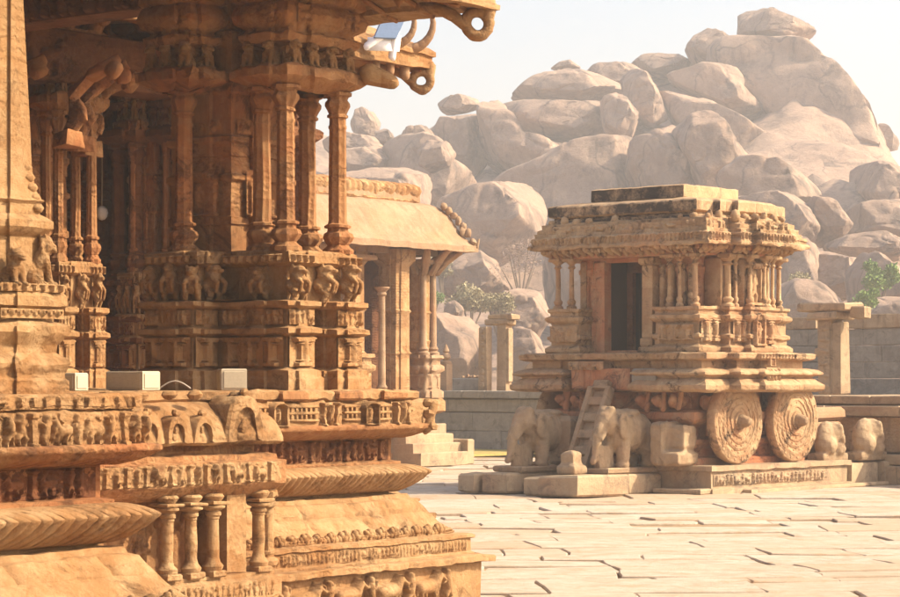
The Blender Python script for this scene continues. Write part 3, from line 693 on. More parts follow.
# curved band with horseshoe dormers
mb = MB(); mb.sweep(pathM, [(-.12, 1.525), (.02, 1.53), (.04, 1.55)]+[(.04-.36*(1-math.cos(a)), 1.55+.30*math.sin(a)) for a in np.linspace(.1, 1.35, 8)]+[(-.22, 1.86), (-.22, 1.92), (-.5, 1.922)], step=.05,
    disp=lambda s, t: np.where((t > .15) & (t < .75), .02*abs(math.sin(s*9)), 0)).rough(.01, 8, 68); part('curved_cornice', mb, M['sand'], TH)
def dormer(x, s=1.0):
    mb = MB(); pts = [(.17, 0), (.175, .08)]+[(.15*math.cos(a)+.0, .16+.12*math.sin(a)) for a in np.linspace(.1, math.pi-.1, 9)]+[(-.175, .08), (-.17, 0)]
    ins = [(p[0]*.62, .02+p[1]*.66) for p in pts]
    G = []
    for ring, dy in ((pts, .16), (pts, -.075), ([(p[0]*.9, p[1]*.95) for p in pts], -.095), (ins, -.095), (ins, -.05)):
        G.append([(x+p[0]*s, -.46+dy, 1.545+p[1]*s*1.05) for p in ring])
    mb.grid(np.array(G).transpose(1, 0, 2), flip=True)
    o = mb.n-len(pts)*5; mb.f.append(tuple(o+i*5+4 for i in range(len(pts)))[::-1])
    rd = random.Random(int(x*100)); mb.ell((x, -.51, 1.59), (.06*s, .03, .035), n=8); mb.ell((x, -.515, 1.65), (.035*s, .03, .04), n=8); mb.ell((x, -.52, 1.69), (.02, .02, .02), n=8)
    mb.ell((x, -.53, 1.545+.31*s), (.035,.03,.03), n=8); mb.ell((x, -.46, 1.9), (.07, .05, .035), n=8)
    return mb.rough(.010, 14, int(abs(x)*70))
for x, k in ((-5.3, .8), (-4.95, .75), (-4.66, .7), (-4.38, .7), (-3.93, 1.2)): part('horseshoe_dormer', dormer(x, k), M['sand'], TH)

# floor of the hall
mb = MB()
for (x0, x1, y0, y1) in ((-14, -6.92, -2.3, 14), (-6.93, -.55, .53, 14), (-.55, 4.3, 4.95, 14), (-6.8, -4.0, -.2, .53)):
    mb.box(x0, x1, y0, y1, 1.70, FLOOR+.0 if x0 > -14 else FLOOR+.004, bev=.004)
part('hall_floor', mb, M['sand'], TH)

# ------------------------------------------------------------------ figures reused on the pillars
def yali_mesh():
    b = MB(); b.ell((0, 0, .30), (.15, .10, .17)); b.ell((.05, 0, .46), (.13, .10, .13)); b.ell((.09, 0, .60), (.10, .085, .09)); b.ell((.18, 0, .57), (.07, .055, .05))
    for s in (-1, 1):
        b.cap((-.04, s*.07, .28), (.08, s*.10, .14), .08, .055); b.cap((.08, s*.10, .14), (.02, s*.10, .0), .055, .045)
        b.cap((.08, s*.07, .46), (.20, s*.09, .34), .05, .04); b.cap((.20, s*.09, .34), (.17, s*.09, .18), .04, .035)
        b.ell((.02, s*.08, .68), (.03, .03, .045)); b.ell((.12, s*.05, .64), (.03, .03, .03))
    b.cap((-.12, 0, .25), (-.18, 0, .5), .035, .03); b.ell((-.02, 0, .6), (.07, .09, .09)); return b
YALI = blob_mesh('rearing_beast', yali_mesh(), .017, 2); YALI.materials.append(M['sand'])
def lion_mesh():
    b = MB(); b.ell((-.10, 0, .20), (.20, .15, .19)); b.ell((.10, 0, .34), (.15, .14, .24), ry=R(15)); b.ell((.19, 0, .60), (.13, .13, .14)); b.ell((.30, 0, .56), (.08, .08, .07))
    for s in (-1, 1):
        b.cap((.18, s*.09, .36), (.24, s*.09, .06), .07, .055); b.ell((.29, s*.09, .04), (.09, .055, .045)); b.ell((-.02, s*.13, .13), (.16, .08, .13)); b.ell((.10, s*.15, .04), (.10, .05, .045))
        b.ell((.16, s*.10, .72), (.03, .03, .05)); b.ell((.27, s*.06, .63), (.035, .03, .035))
    for k in range(10):
        a = k*.63; b.ell((.12+.02*math.cos(a), .12*math.cos(a), .58+.13*math.sin(a)), (.05, .045, .045), n=8)
    b.ell((.34, 0, .51), (.05, .07, .025)); b.cap((-.28, 0, .1), (-.30, 0, .42), .04, .03); return b
LION = blob_mesh('seated_lion', lion_mesh(), .018, 2); LION.materials.append(M['sand'])

COLP = [(.15, 1.20), (.15, 1.24), (.12, 1.26), (.10, 1.28), (.135, 1.32), (.15, 1.35), (.135, 1.385), (.10, 1.40), (.095, 1.425), (.125, 1.435), (.125, 1.455), (.092, 1.47), (.088, 1.50),
        (.084, 1.8), (.080, 2.30), (.088, 2.31), (.088, 2.33), (.080, 2.34), (.079, 2.40), (.10, 2.41), (.10, 2.43), (.085, 2.44), (.10, 2.47), (.125, 2.51), (.125, 2.54), (.10, 2.57), (.11, 2.59), (.14, 2.60), (.14, 2.63)]
def col_prof(k=12):
    out = []
    for (a, b) in zip(COLP, COLP[1:]): out.append(a)
    out.append(COLP[-1]); return out
def pillar_base_reliefs(mb, o, d, n, L, sd):
    """three rows of carving on one side of a pillar base"""
    put(mb, R_posts(L, .26, .011, .05, .20), (*o, .20), d, n)
    put(mb, R_figs(L, .13, .010, .035, .07, sd+1, .1), (*o, .565), d, n)
    put(mb, R_posts(L, .07, .010, .03, .08), (*o, 1.10), d, n)
def make_pillar(m1, mf, name='composite_pillar'):
    P = bpy.data.objects.new(name, None); COL.objects.link(P)
    plan = [(-.5, -1.1), (-.15, -1.1), (-.15, -.72), (.15, -.72), (.15, -1.1), (.5, -1.1), (.5, .55), (-.5, .55), (-.5, .28), (-.82, .28), (-.82, -.30), (-.5, -.30)]
    pl = redent(plan, .04, .3, .7)
    mb = MB(); mb.sweep(pl, [(.06, 0), (.06, .10), (.045, .12), (.045, .17), (.0, .19), (-.02, .20), (-.02, .46), (.02, .475), (.05, .49), (.05, .53), (.0, .545), (-.015, .56), (-.015, .70), (.03, .715), (.045, .73), (.045, .765), (0, .775), (-.2, .78)], closed=True, step=.09, captop=True).rough(.008, 9, 71)
    part('pillar_base', mb, M['sand'], P)
    mb = MB(); k = 0
    for (o, d, n, L) in (((-.49, -1.11), EX, Nf, .33), ((.16, -1.11), EX, Nf, .33), ((-.14, -.73), EX, Nf, .28), ((-.51, -.36), -EY, Nl, .70), ((-.83, .26), -EY, Nl, .54), ((-.80, -.31), EX, Nf, .28), ((.51, -1.05), EY, (1, 0, 0), 1.5)):
        pillar_base_reliefs(mb, o, d, n, L, 80+k*7); k += 1
    part_islands('base_carving', mb, M['sand'], P)
    # drum behind the beasts and the block above them
    core = redent([(-.36, -.98), (.36, -.98), (.36, .42), (-.36, .42), (-.36, .20), (-.70, .20), (-.70, -.22), (-.36, -.22)], .03, .3, .7)
    mb = MB(); mb.sweep(core, [(0, .77), (0, 1.07), (.06, 1.08), (.10, 1.10), (.10, 1.19), (.07, 1.21), (-.1, 1.215)], closed=True, step=.09, captop=True).rough(.008, 9, 72); part('base_drum', mb, M['sand'], P)
    for i, (x, y, a) in enumerate(((-.36, -1.06, -90), (0, -1.06, -60), (.34, -1.06, -75), (-.40, -.72, 190), (-.77, .20, 180), (-.77, .0, 200), (-.77, -.24, 215), (-.58, -.29, -90), (.42, -.6, 0))):
        q = link('beast_figure', YALI, None, P, ang=0, loc=(x, y, .77), rot=(0, 0, R(a)), scale=(.60, .56, .44+.03*(i % 3)))
    for (x, y) in ((-.35, -.95), (.35, -.95), (.35, -.6), (-.33, -.66), (-.64, -.02)):
        mb = MB(); mb.lathe([(r*.86, z) for r, z in col_prof()], x, y, 32, flute=.075, nf=8).rough(.008, 9, int(abs(x*90+y*50))); part('colonnette', mb, mf, P)
    # main square shaft with carved bands
    sh = redent([(-.40, -.36), (.40, -.36), (.40, .36), (-.40, .36)], .045, .3, .7)
    mb = MB(); pr = [(0, 1.2), (0, 1.45), (.02, 1.46), (.02, 1.52), (0, 1.53), (0, 1.83), (.035, 1.85), (.035, 1.89), (0, 1.91), (-.02, 2.05), (0, 2.06), (0, 2.16), (.03, 2.18), (.03, 2.22), (0, 2.24), (0, 2.6), (.02, 2.62), (.02, 2.72), (0, 2.74), (0, 3.0), (.04, 3.04), (.04, 3.14), (0, 3.16), (0, 3.5), (.05, 3.55), (.08, 3.62), (.08, 3.9)]
    mb.sweep(sh, pr, closed=True, step=.1).rough(.008, 6, 73); part('pillar_shaft', mb, m1, P)
    mb = MB(); put(mb, R_niche(.5, .42, .012, .03, 75), (-.25, -.405, 1.52), EX, Nf); put(mb, R_niche(.5, .42, .012, .03, 76), (-.445, .25, 1.52), -EY, Nl)
    put(mb, R_niche(.4, .5, .012, .04, 177), (-.20, -.405, 3.02), EX, Nf); put(mb, R_niche(.4, .5, .012, .04, 178), (-.445, .2, 2.75), -EY, Nl); put(mb, R_scroll(.7, .13, .012, .03, 77, .14), (-.35, -.385, 2.25), EX, Nf); put(mb, R_scroll(.6, .13, .012, .03, 78, .14), (-.425, .3, 2.25), -EY, Nl); part_islands('shaft_carving', mb, m1, P)
    # capitals: one over each group of colonnettes, with crouching beasts and a fluted block
    def fl(s, t): return np.where((t > .25) & (t < .62), .02*abs(math.sin(s*26)), 0)
    for (x0, x1, y0, y1, sd) in ((-.50, .50, -1.10, -.52, 74), (-.86, -.44, -.30, .26, 84)):
        cp = redent([(x0, y0), (x1, y0), (x1, y1), (x0, y1)], .05, .3, .7)
        mb = MB(); mb.sweep(cp, [(-.16, 2.60), (-.10, 2.62), (-.0, 2.67), (.05, 2.70), (.05, 2.77), (.02, 2.79), (-.02, 2.80), (-.2, 2.81)], closed=True, step=.04, captop=True).rough(.020, 9, sd); part('capital_plate', mb, m1, P)
        i_ = .06; c2 = redent([(x0+i_, y0+i_), (x1-i_, y0+i_), (x1-i_, y1-i_), (x0+i_, y1-i_)], .05, .3, .7); mb = MB()
        mb.sweep(c2, [(-.12, 2.78), (-.12, 2.98), (-.02, 3.0), (.03, 3.03)], closed=True, step=.06)
        mb.sweep(c2, [(.02, 3.0), (.05, 3.03), (.06, 3.07), (.02, 3.09), (.01, 3.12), (.08, 3.17), (.10, 3.24), (.07, 3.32), (.05, 3.34), (.09, 3.36), (.09, 3.41), (0, 3.42)], closed=True, step=.025, captop=True, disp=fl).rough(.014, 10, sd+5)
        part('beam_block', mb, m1, P, ang=50)
        mb = MB(); L_ = x1-x0-.16; put(mb, R_figs(L_, .16, .011, .045, .12, sd+1, .5), (x0+.08, y0-.045, 3.15), EX, Nf); L_ = y1-y0-.16; put(mb, R_figs(L_, .16, .011, .045, .12, sd+2, .5), (x0-.045, y1-.08, 3.15), -EY, Nl); part_islands('capital_carving', mb, m1, P)
    for (x, y, a) in ((-.36, -1.02, -90), (-.12, -1.02, -100), (.12, -1.02, -80), (.36, -1.02, -90), (-.43, -.86, 180), (-.43, -.62, 190), (-.79, -.20, 200), (-.79, .02, 180), (-.79, .18, 170), (-.62, -.24, -90)):
        link('crouching_beast', LION, None, P, ang=0, loc=(x, y, 2.79), rot=(0, 0, R(a)), scale=(.30, .38, .31))
    for (x, y, dx, dy) in ((-.3, -1.0, 0, -1), (.3, -1.0, 0, -1), (-.75, .16, -1, 0), (-.75, -.15, -1, 0), (.45, -.5, 1, 0), (-.45, -.7, -1, 0)):
        mb = MB(); pts = [(-.1, 3.40), (.06, 3.46), (.18, 3.58), (.26, 3.72), (.42, 3.84), (.62, 3.90)]
        for a, b in zip(pts, pts[1:]): mb.cap((x+dx*a[0], y+dy*a[0], a[1]), (x+dx*b[0], y+dy*b[0], b[1]), .13, .12, 10)
        mb.ell((x+dx*.60, y+dy*.60, 3.84), (.13, .13, .12)); mb.ell((x+dx*.28, y+dy*.28, 3.60), (.12, .12, .15))
        mb.rough(.03, 7, 5); part('roof_bracket', mb, m1, P, ang=60)
    mb = MB(); mb.box(-.95, .6, -1.2, .6, 3.86, 4.05); part('bracket_slab', mb, m1, P)
    return P
CP = make_pillar(M['hall'], M['hall'])
CP.parent = TH; CP.location = (-1.30, 1.98, FLOOR)
#==MARK3

# ---- more pillars, left pillar, walls, roof and eaves of the hall
def add_pillar(x, y, sz=1.0, rz=0, s=1.0):
    c = copy_tree(CP); c.parent = TH; c.location = (x, y, FLOOR); c.scale = (s, s, sz); c.rotation_euler = (0, 0, rz); return c
add_pillar(.75, 6.75, 1.12, 0, .70)
add_pillar(2.55, 6.65, 1.08, 0, .55)
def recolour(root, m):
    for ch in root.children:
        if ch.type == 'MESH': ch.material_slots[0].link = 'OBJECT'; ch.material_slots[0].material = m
for (x, y) in ((3.1, 6.2), (2.6, 7.6), (3.7, 8.9), (1.6, 9.3), (-1.2, 8.6), (-4.6, 3.4)):  # the first is an added pillar that keeps sun off the inner ones
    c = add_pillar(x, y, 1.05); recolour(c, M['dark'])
FP = bpy.data.objects.new('front_pillar', None); COL.objects.link(FP); FP.parent = TH; FP.location = (-7.63, -1.92, FLOOR)
sq = lambda w: redent([(-w, -w), (w, -w), (w, w), (-w, w)], .02, .25, .75)
mb = MB(); mb.sweep(sq(.285), [(.0, 0), (.0, .085), (-.015, .10), (-.015, .12), (.0, .15), (.012, .18), (.0, .21), (-.03, .23), (-.05, .245), (-.05, .29), (-.045, .30), (-.01, .34), (.012, .365), (.012, .40), (-.02, .42), (-.06, .435), (-.06, .50), (-.02, .505), (.0, .52), (.0, .575), (-.02, .60), (-.01, .605), (-.01, .645), (-.1, .65)], closed=True, step=.04, captop=True).rough(.011, 9, 90)
mb.sweep(sq(.17), [(0, .62), (0, .93), (.03, .95), (.055, .98), (.055, 1.02), (.03, 1.04), (.0, 1.06), (.0, 1.12), (.02, 1.14), (.0, 1.16), (-.02, 1.22), (-.035, 1.35), (-.045, 1.6), (-.075, 2.4), (-.08, 3.9)], closed=True, step=.06).rough(.006, 7, 91)
part('pillar_base', mb, M['sand'], FP)
mb = MB(); put(mb, R_scroll(.5, .06, .008, .016, 92, .06), (-.25, -.285, .445+.0), EX, Nf); put(mb, R_posts(.5, .05, .008, .02, .07), (-.25, -.29, .60), EX, Nf)
for z in np.arange(1.1, 1.36, .06): mb.ell((.15-(z-1.1)*.2, -.15+(z-1.1)*.2, z), (.05, .05, .035), n=8)
part_islands('base_carving', mb, M['sand'], FP)
link('lion_figure', LION, None, FP, ang=0, loc=(.12, -.17, .63), rot=(0, 0, R(-30)), scale=(.36, .36, .42)); link('lion_figure', LION, None, FP, ang=0, loc=(-.1, -.2, .63), rot=(0, 0, R(-90)), scale=(.34, .34, .3))
# inner walls with a doorway
mb = MB(); X0 = 4.4
for (b0, b1, z0, z1) in ((6.5, 8.62, 1.9, 6.0), (9.30, 14, 1.9, 6.0), (8.62, 9.30, 1.9, 2.75), (8.62, 9.30, 4.35, 6.0)): mb.box(X0, X0+.5, b0, b1, z0, z1)
for (x0, x1, b) in ((-14, 4.9, 12.5),): mb.box(x0, x1, b, b+.5, 1.9, 6.0)
mb.box(-10.5, -10, -1.5, 12.5, 1.9, 6)
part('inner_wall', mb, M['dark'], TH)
mb = MB()
for (b0, b1) in ((8.50, 8.62), (9.30, 9.42)): mb.box(X0-.08, X0, b0, b1, 2.7, 4.4)
mb.box(X0-.1, X0, 8.45, 9.47, 4.35, 4.5); mb.box(X0-.12, X0, 8.45, 9.47, 2.62, 2.75)
fr = part('door_frame', mb, M['hall'], TH)
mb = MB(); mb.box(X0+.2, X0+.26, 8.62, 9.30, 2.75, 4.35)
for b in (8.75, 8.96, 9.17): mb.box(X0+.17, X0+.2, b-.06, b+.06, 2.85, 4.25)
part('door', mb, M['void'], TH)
mb = MB()      # carved figures on the inner wall
put(mb, R_figs(4.0, .9, .02, .10, .5, 95, .3), (X0, 10.4, 2.0), -EY, Nl); put(mb, R_figs(4.0, .9, .02, .10, .5, 96, .2), (X0, 10.4, 3.1), -EY, Nl)
part_islands('wall_carving', mb, M['dark'], TH)
# roof
mb = MB()
for (x0, x1, y0, y1) in ((-14, -1.2, .9, 14), (-1.21, -.9, .95, 14), (-14, -7.0, -1.7, 1.0), (-1.0, 3.9, 5.5, 14)): mb.box(x0, x1, y0, y1, 5.95, 6.5)
part('roof_slab', mb, M['hall'], TH)
def eave(path, z0, sd):
    def ribs(s, t): return np.where((t > .02) & (t < .42), .0, 0)
    mb = MB(); pr = [(-1.30, z0+.62), (-1.2, z0+.46), (-.95, z0+.34), (-.80, z0+.33), (-.79, z0+.28), (-.55, z0+.20), (-.54, z0+.14), (-.30, z0+.08), (-.29, z0+.03), (-.05, z0), (0, z0), (.0, z0+.05), (-.03, z0+.06), (-.03, z0+.15), (0, z0+.16), (0, z0+.21), (-.06, z0+.25), (-.4, z0+.42), (-.8, z0+.62), (-1.1, z0+.95), (-1.3, z0+1.1)]
    mb.sweep(path, pr, step=.06).rough(.014, 5, sd); e = part('eave', mb, M['sand'], TH)
    for (a, b) in zip(path, path[1:]):
        a, b = np.array(a), np.array(b); L = np.linalg.norm(b-a); d = (b-a)/L; n = np.array((d[1], -d[0]))
        for q in np.arange(.25, L-.1, .42):
            p = a+d*q; mb = MB()
            for (o1, z1, o2, z2) in ((-.1, -.01, -.55, .12), (-.55, .12, -1.1, .37)): mb.cap((*(p+n*o1), z0+z1), (*(p+n*o2), z0+z2), .022, .028, 6)
            part('eave_rib', mb, M['hall'], e)
    return e
eA = eave([(-14, -3.0), (-6.2, -3.0), (-6.2, -.05), (0, -.05), (0, 3.2)], 5.30, 97)
eB = eave([(-1.4, 4.4), (4.9, 4.4), (4.9, 10)], 5.62, 98)
def ring(x, y, z, s, par):
    """stone ring at an eave corner with its curved arm"""
    d = np.array((.62, -.785)); mb = MB(); C = np.array((x, y)); n = 22; p = []
    for k in range(n+1):
        a = R(-90+360*k/n); p.append((*(C+d*.105*s*math.cos(a)), z+.105*s*math.sin(a)))
    for a, b in zip(p, p[1:]): mb.cap(a, b, .052*s, .052*s, 8)
    q = [(-.12, -.01), (-.22, .07), (-.34, .13), (-.5, .15)]
    for a, b in zip(q, q[1:]): mb.cap((*(C+d*a[0]*s), z+a[1]*s), (*(C+d*b[0]*s), z+b[1]*s), .055*s, .05*s, 8)
    mb.cap((*(C+d*.09*s), z+.06*s), (*(C+d*.10*s), z+.16*s), .06*s, .07*s, 8)
    mb.rough(.01, 14, 3); part('ring_hook', mb, M['sand'], par, ang=0)
ring(-.12, .10, 5.175, 1.0, eA); ring(4.78, 4.52, 5.49, 1.0, eB)
mb = MB(); mb.lathe([(.02, .12), (.06, .10), (.085, .04), (.06, -.02), (.035, -.06), (.005, -.12)], 2.75, 4.42+.15, 10, z0=5.56).rough(.008, 12, 2); part('drip_boss', mb, M['hall'], eB)
for x, y in ((-.75, .5),):
    mb = MB(); mb.lathe([(.02, .10), (.06, .08), (.07, .03), (.04, -.03), (.005, -.08)], x, y, 10, z0=5.36).rough(.008, 12, 2); part('drip_boss', mb, M['hall'], eA)
# corner stub under the lower cornice of the corner pillar
mb = MB(); mb.cap((-.80, .80, 4.70), (-.62, .68, 4.66), .09, .06); mb.rough(.02, 9, 3); part('cornice_knob', mb, M['sand'], TH)
# lintels between the pillars
mb = MB()
mb.box(-9, 4.3, 5.9, 6.35, 5.15, 5.7); mb.box(-9, -1.9, 1.75, 2.2, 5.35, 5.95); mb.box(-1.5, -1.1, 2.6, 12, 5.4, 5.95); mb.box(.2, .65, 6.5, 12, 4.85, 5.4); mb.box(-5, 4.3, 8.9, 9.4, 4.6, 5.0); mb.box(3.1, 3.5, 5.6, 12, 4.9, 5.3)
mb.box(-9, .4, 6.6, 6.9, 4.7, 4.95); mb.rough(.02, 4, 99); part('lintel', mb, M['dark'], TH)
for (o, L_, h, z, d, n, sd) in (((-6.4, 5.88), 7.0, .5, 5.18, EX, Nf, 1), ((-6.4, 6.58), 6.6, .24, 4.71, EX, Nf, 2), ((-4.9, 8.88), 9.0, .36, 4.62, EX, Nf, 3)):
    mb = MB(); put(mb, R_figs(L_, h, .016, .07, .24, 200+sd, .5), (*o, z), d, n); part('lintel_carving', mb, M['dark'], TH, ang=60)
for (yy, zz, hh, sd) in ((9.5, 5.42, .5, 4),):
    mb = MB(); put(mb, R_figs(6.6, hh, .016, .10, .26, 204, .5), (-1.52, yy, zz), -EY, Nl); part('lintel_carving', mb, M['dark'], TH, ang=60)
rd = random.Random(5)
for k in range(9):                                                     # rearing brackets under the inner beams
    x = -2.6+k*.45; y = 5.7+rd.uniform(-.2, .5); mb = MB(); p = [(0, 4.55), (.10, 4.75), (.05, 4.95), (.22, 5.15), (.45, 5.3)]
    for a, b in zip(p, p[1:]): mb.cap((x+a[0]*.5, y-a[0], a[1]), (x+b[0]*.5, y-b[0], b[1]), .075, .06, 8)
    mb.ell((x+.2, y-.45, 5.2), (.08, .10, .10)); mb.ell((x+.05, y-.1, 4.78), (.07, .10, .13)); mb.box(x-.12, x+.12, y-.12, y+.12, 4.42, 4.58); mb.rough(.035, 11, k); part('inner_bracket', mb, M['hall'], TH, ang=60)

# ------------------------------------------------------------------ small things in the hall
def crescent(x, y, z, s, label):
    mb = MB(); n = 9; p = []
    d = np.array((.62, -.785))
    for k in range(n): 
        a = R(-95+k*16); p.append(((x+d[0]*.30*s*math.cos(a)), (y+d[1]*.30*s*math.cos(a)), z+.30*s*math.sin(a)+.30*s, .055*s*(1-k/(n+1))+.012))
    for a, b in zip(p, p[1:]): mb.cap(a[:3], b[:3], a[3], b[3], 8)
    mb.cap(p[0][:3], (p[0][0], p[0][1], z-.3), .05*s, .06*s, 8)
    o = part('stucco_rib', mb, M['pale'], None, ang=0, loc=TH.location, rot=TH.rotation_euler); return tag(o, label, 'ornament', 'curved stucco ribs on the small eave')
crescent(3.92, 4.48, 5.84, .75, 'shortest curved stucco rib, next to the blue board on the small eave')
crescent(4.18, 4.48, 5.84, .85, 'middle curved stucco rib on the small eave')
crescent(4.46, 4.48, 5.82, 1.0, 'tallest curved stucco rib, nearest the end of the small eave')
t = thing('figure_remnant', 'white plaster remnant of a statue with a blue painted panel on the small eave', 'ornament', at(384, 46, 26.9), R(20))
mb = MB(); mb.box(-.16, .10, -.03, .03, .08, .30, bev=.01); mb.warp(lambda V: V+np.column_stack((V[:, 2]*.45, 0*V[:, 0], 0*V[:, 0]))); part('blue_panel', mb, M['blue'], t)
mb = MB(); mb.cap((-.18, .03, 0), (-.02, .05, .12), .05, .05); mb.cap((.13, .03, -.1), (.16, .03, .2), .035, .045); mb.cap((.16, .03, .2), (.20, .03, .27), .045, .03); mb.cap((.0, .05, .12), (.15, .03, .1), .04, .04); mb.box(-.18, .2, .0, .06, -.05, .10); mb.rough(.03, 9, 2); part('plaster_body', mb, M['white'], t, ang=0)
def lightbox(px, Y, w, d, h, label, rz=53):
    c = at(px, HOR, Y); t = thing('light_box', label, 'box', (c.x, c.y, FLOOR+.005), R(rz), 'boxes standing on the temple floor')
    mb = MB(); mb.box(-w/2, w/2, -d/2, d/2, 0, h, bev=.008); part('cover', mb, M['cream'], t)
    mb = MB(); mb.box(-w/2+.02, w/2-.02, -d/2-.006, -d/2+.01, .02, h-.02, bev=.003); mb.box(-w/2-.006, -w/2+.004, -d/2+.02, d/2-.02, .02, h-.02, bev=.002); part('side_panel', mb, M['boxside'] if w > .3 else M['cream'], t); return t
lightbox(232, 18.6, .20, .20, .17, 'plain cream box in front of the big pillar base, rightmost of the three', 15)
lightbox(133, 18.4, .22, .35, .15, 'long brown and cream box, middle of the three on the temple floor', 60)
lightbox(72, 17.6, .15, .18, .135, 'small box with a brown side beside the lion pillar', 60)
mb = MB(); 
pts = [at(160+30*k/10, 388-7*math.sin(math.pi*k/10), 18.5) for k in range(11)]
for a, b in zip(pts, pts[1:]): mb.cap(a, b, .006, .006, 6)
tag(part('looped_cable', mb, M['wire'], None, ang=0), 'thin grey cable arching up from the platform edge before the big pillar', 'cable')
t = thing('hanging_lamp', 'round white lamp hanging in the dark temple interior', 'lamp', at(102, 213, 27.5)); mb = MB(); mb.ell((0, 0, 0), (.07, .07, .085)); part('globe', mb, M['white'], t, ang=0); mb = MB(); mb.cap((0, 0, .07), (0, 0, 1.9), .01, .01, 6); part('cord', mb, M['boxside'], t)
t = thing('tube_lamp', 'slim white upright lamp hung before the dark doorway', 'lamp', at(121, 214, 28.5)); mb = MB(); mb.cap((0, 0, -.28), (0, 0, 0), .014, .014, 8); mb.ell((0, 0, -.27), (.035, .035, .05), n=8); part('tube', mb, M['white'], t, ang=0); mb = MB(); mb.cap((0, 0, 0), (0, 0, 1.7), .008, .008, 6); part('cord', mb, M['boxside'], t)

# ================================================================== PAVILION (beyond the hall)
PV = thing('pavilion', 'smaller stone pavilion with a curved pale roof seen just past the temple corner', 'pavilion', (.68, 58, 0), R(53))
mb = MB(); pth = [(-12, 0), (0, 0), (0, 7)]
mb.sweep(pth, [(-1.4, 5.42), (-.9, 5.30), (-.4, 5.16), (-.02, 5.10), (0, 5.10), (0, 5.24), (-.05, 5.28), (-.14, 5.36), (-.27, 5.52), (-.40, 5.76), (-.52, 6.0), (-.66, 6.16), (-.85, 6.25), (-1.02, 6.28)], step=.06,
   disp=lambda s, t: np.where((t > .45) & (t < .95), .015*(math.sin(s*5.2) > .2), 0)).rough(.015, 4, 101); part('roof', mb, M['pale'], PV)
mb = MB(); mb.sweep(pth, [(-1.02, 6.26), (-.99, 6.32), (-1.06, 6.38), (-1.0, 6.48), (-.97, 6.58), (-1.0, 6.66), (-1.1, 6.72), (-1.5, 6.74)], step=.04, disp=lambda s, t: .05*np.abs(np.sin(s*14+t*3))*np.sin(t*3.1)).rough(.03, 7, 102); part('cresting', mb, M['sand'], PV)
mb = MB(); 
for k in range(7): 
    a = k/6; mb.ell((-.12-.5*a, .12+.5*a-.05, 5.36+.85*a**.8), (.09, .09, .11), n=8)
mb.ell((-.3, .22, 5.62), (.13, .06, .13), n=8); mb.cap((-.02, .03, 5.24), (.02, 0, 5.42), .05, .02); mb.rough(.03, 9, 3); part('ridge_ornament', mb, M['pale'], PV, ang=50)
mb = MB(); mb.box(-12, -1.0, 1.0, 9, 6.3, 6.6); mb.box(-12, -.7, .7, .95, 5.0, 5.3); mb.box(-.95, -.7, .95, 7, 5.0, 5.3); part('roof_beam', mb, M['pale'], PV)
def pcol(x, y, z0, z1, r=.085):
    mb = MB(); h = z1-z0; mb.lathe([(r*1.7, 0), (r*1.7, .06), (r*1.1, .10), (r*1.4, .15), (r*.95, .22), (r*.85, h*.5), (r*.8, h-.22), (r*1.2, h-.18), (r, h-.12), (r*1.9, h-.03), (r*1.9, h)], x, y, 10, z0=z0); return mb
for (x, y) in ((-.78, .78), (-1.14, .80)): part('colonnette', pcol(x, y, 2.62, 4.80, .10), M['pale'], PV)
mb = MB(); mb.sweep(redent([(-1.2, .82), (-.78, .82), (-.78, 1.2), (-1.2, 1.2)], .03), [(0, 2.6), (0, 2.9), (.03, 2.95), (0, 3.0), (0, 3.6), (.03, 3.65), (0, 3.7), (0, 4.85)], closed=True, step=.1).rough(.015, 8, 3); part('pier', mb, M['sand'], PV)
for k, (x, y) in enumerate(((-.95, .95), (-3.6, .95), (-6.2, .95), (-.95, 3.6))):
    mb = MB(); mb.sweep(redent([(x-.32, y-.32), (x+.32, y-.32), (x+.32, y+.32), (x-.32, y+.32)], .04), [(.04, 1.6), (.04, 1.75), (-.02, 1.8), (-.02, 2.2), (.05, 2.25), (.05, 2.35), (-.02, 2.4), (-.02, 2.5), (.05, 2.55), (.03, 2.62), (-.2, 2.63)], closed=True, step=.1, captop=True)
    put(mb, R_posts(.5, .35, .03, .04, .2), (x-.25, y-.31, 1.82), EX, Nf); put(mb, R_posts(.5, .35, .03, .04, .2), (x-.31, y+.25, 1.82), -EY, Nl); mb.rough(.015, 8, k); part('pedestal', mb, M['pale'] if k == 0 else M['sand'], PV, ang=60)
    mb = MB(); mb.box(x-.4, x+.4, y-.4, y+.4, 4.80, 4.92, bev=.03); 
    for dx, dy in (((-.3, -.3), (.3, -.3), (0, -.35), (-.35, 0), (.35, 0)) if k == 0 else ()): mb.cap((x+dx*.8, y+dy*.8, 4.62), (x+dx*1.3, y+dy*1.3, 4.85), .10, .09, 8); mb.cap((x+dx*1.2, y+dy*1.2, 4.85), (x+dx*2.1, y+dy*2.1, 5.12), .11, .08, 8)
    mb.rough(.02, 8, k); part('bracket', mb, M['pale'], PV)
for (x, y) in ((-2.2, .85), (-3.6, 1.1), (-5, 1.0), (-.95, 3.6), (-2.3, 3.4), (-6.2, 1)):
    mb = MB(); mb.sweep(redent([(x-.26, y-.26), (x+.26, y-.26), (x+.26, y+.26), (x-.26, y+.26)], .04), [(0, 1.6), (0, 2.6), (.04, 2.65), (0, 2.7), (0, 3.6), (.04, 3.65), (0, 3.7), (0, 4.7), (.1, 4.85), (.1, 5.1)], closed=True, step=.1).rough(.012, 6, 4); part('pier', mb, M['sand'], PV)
part('colonnette', pcol(-2.85, .7, 1.7, 4.2, .1), M['pale'], PV)
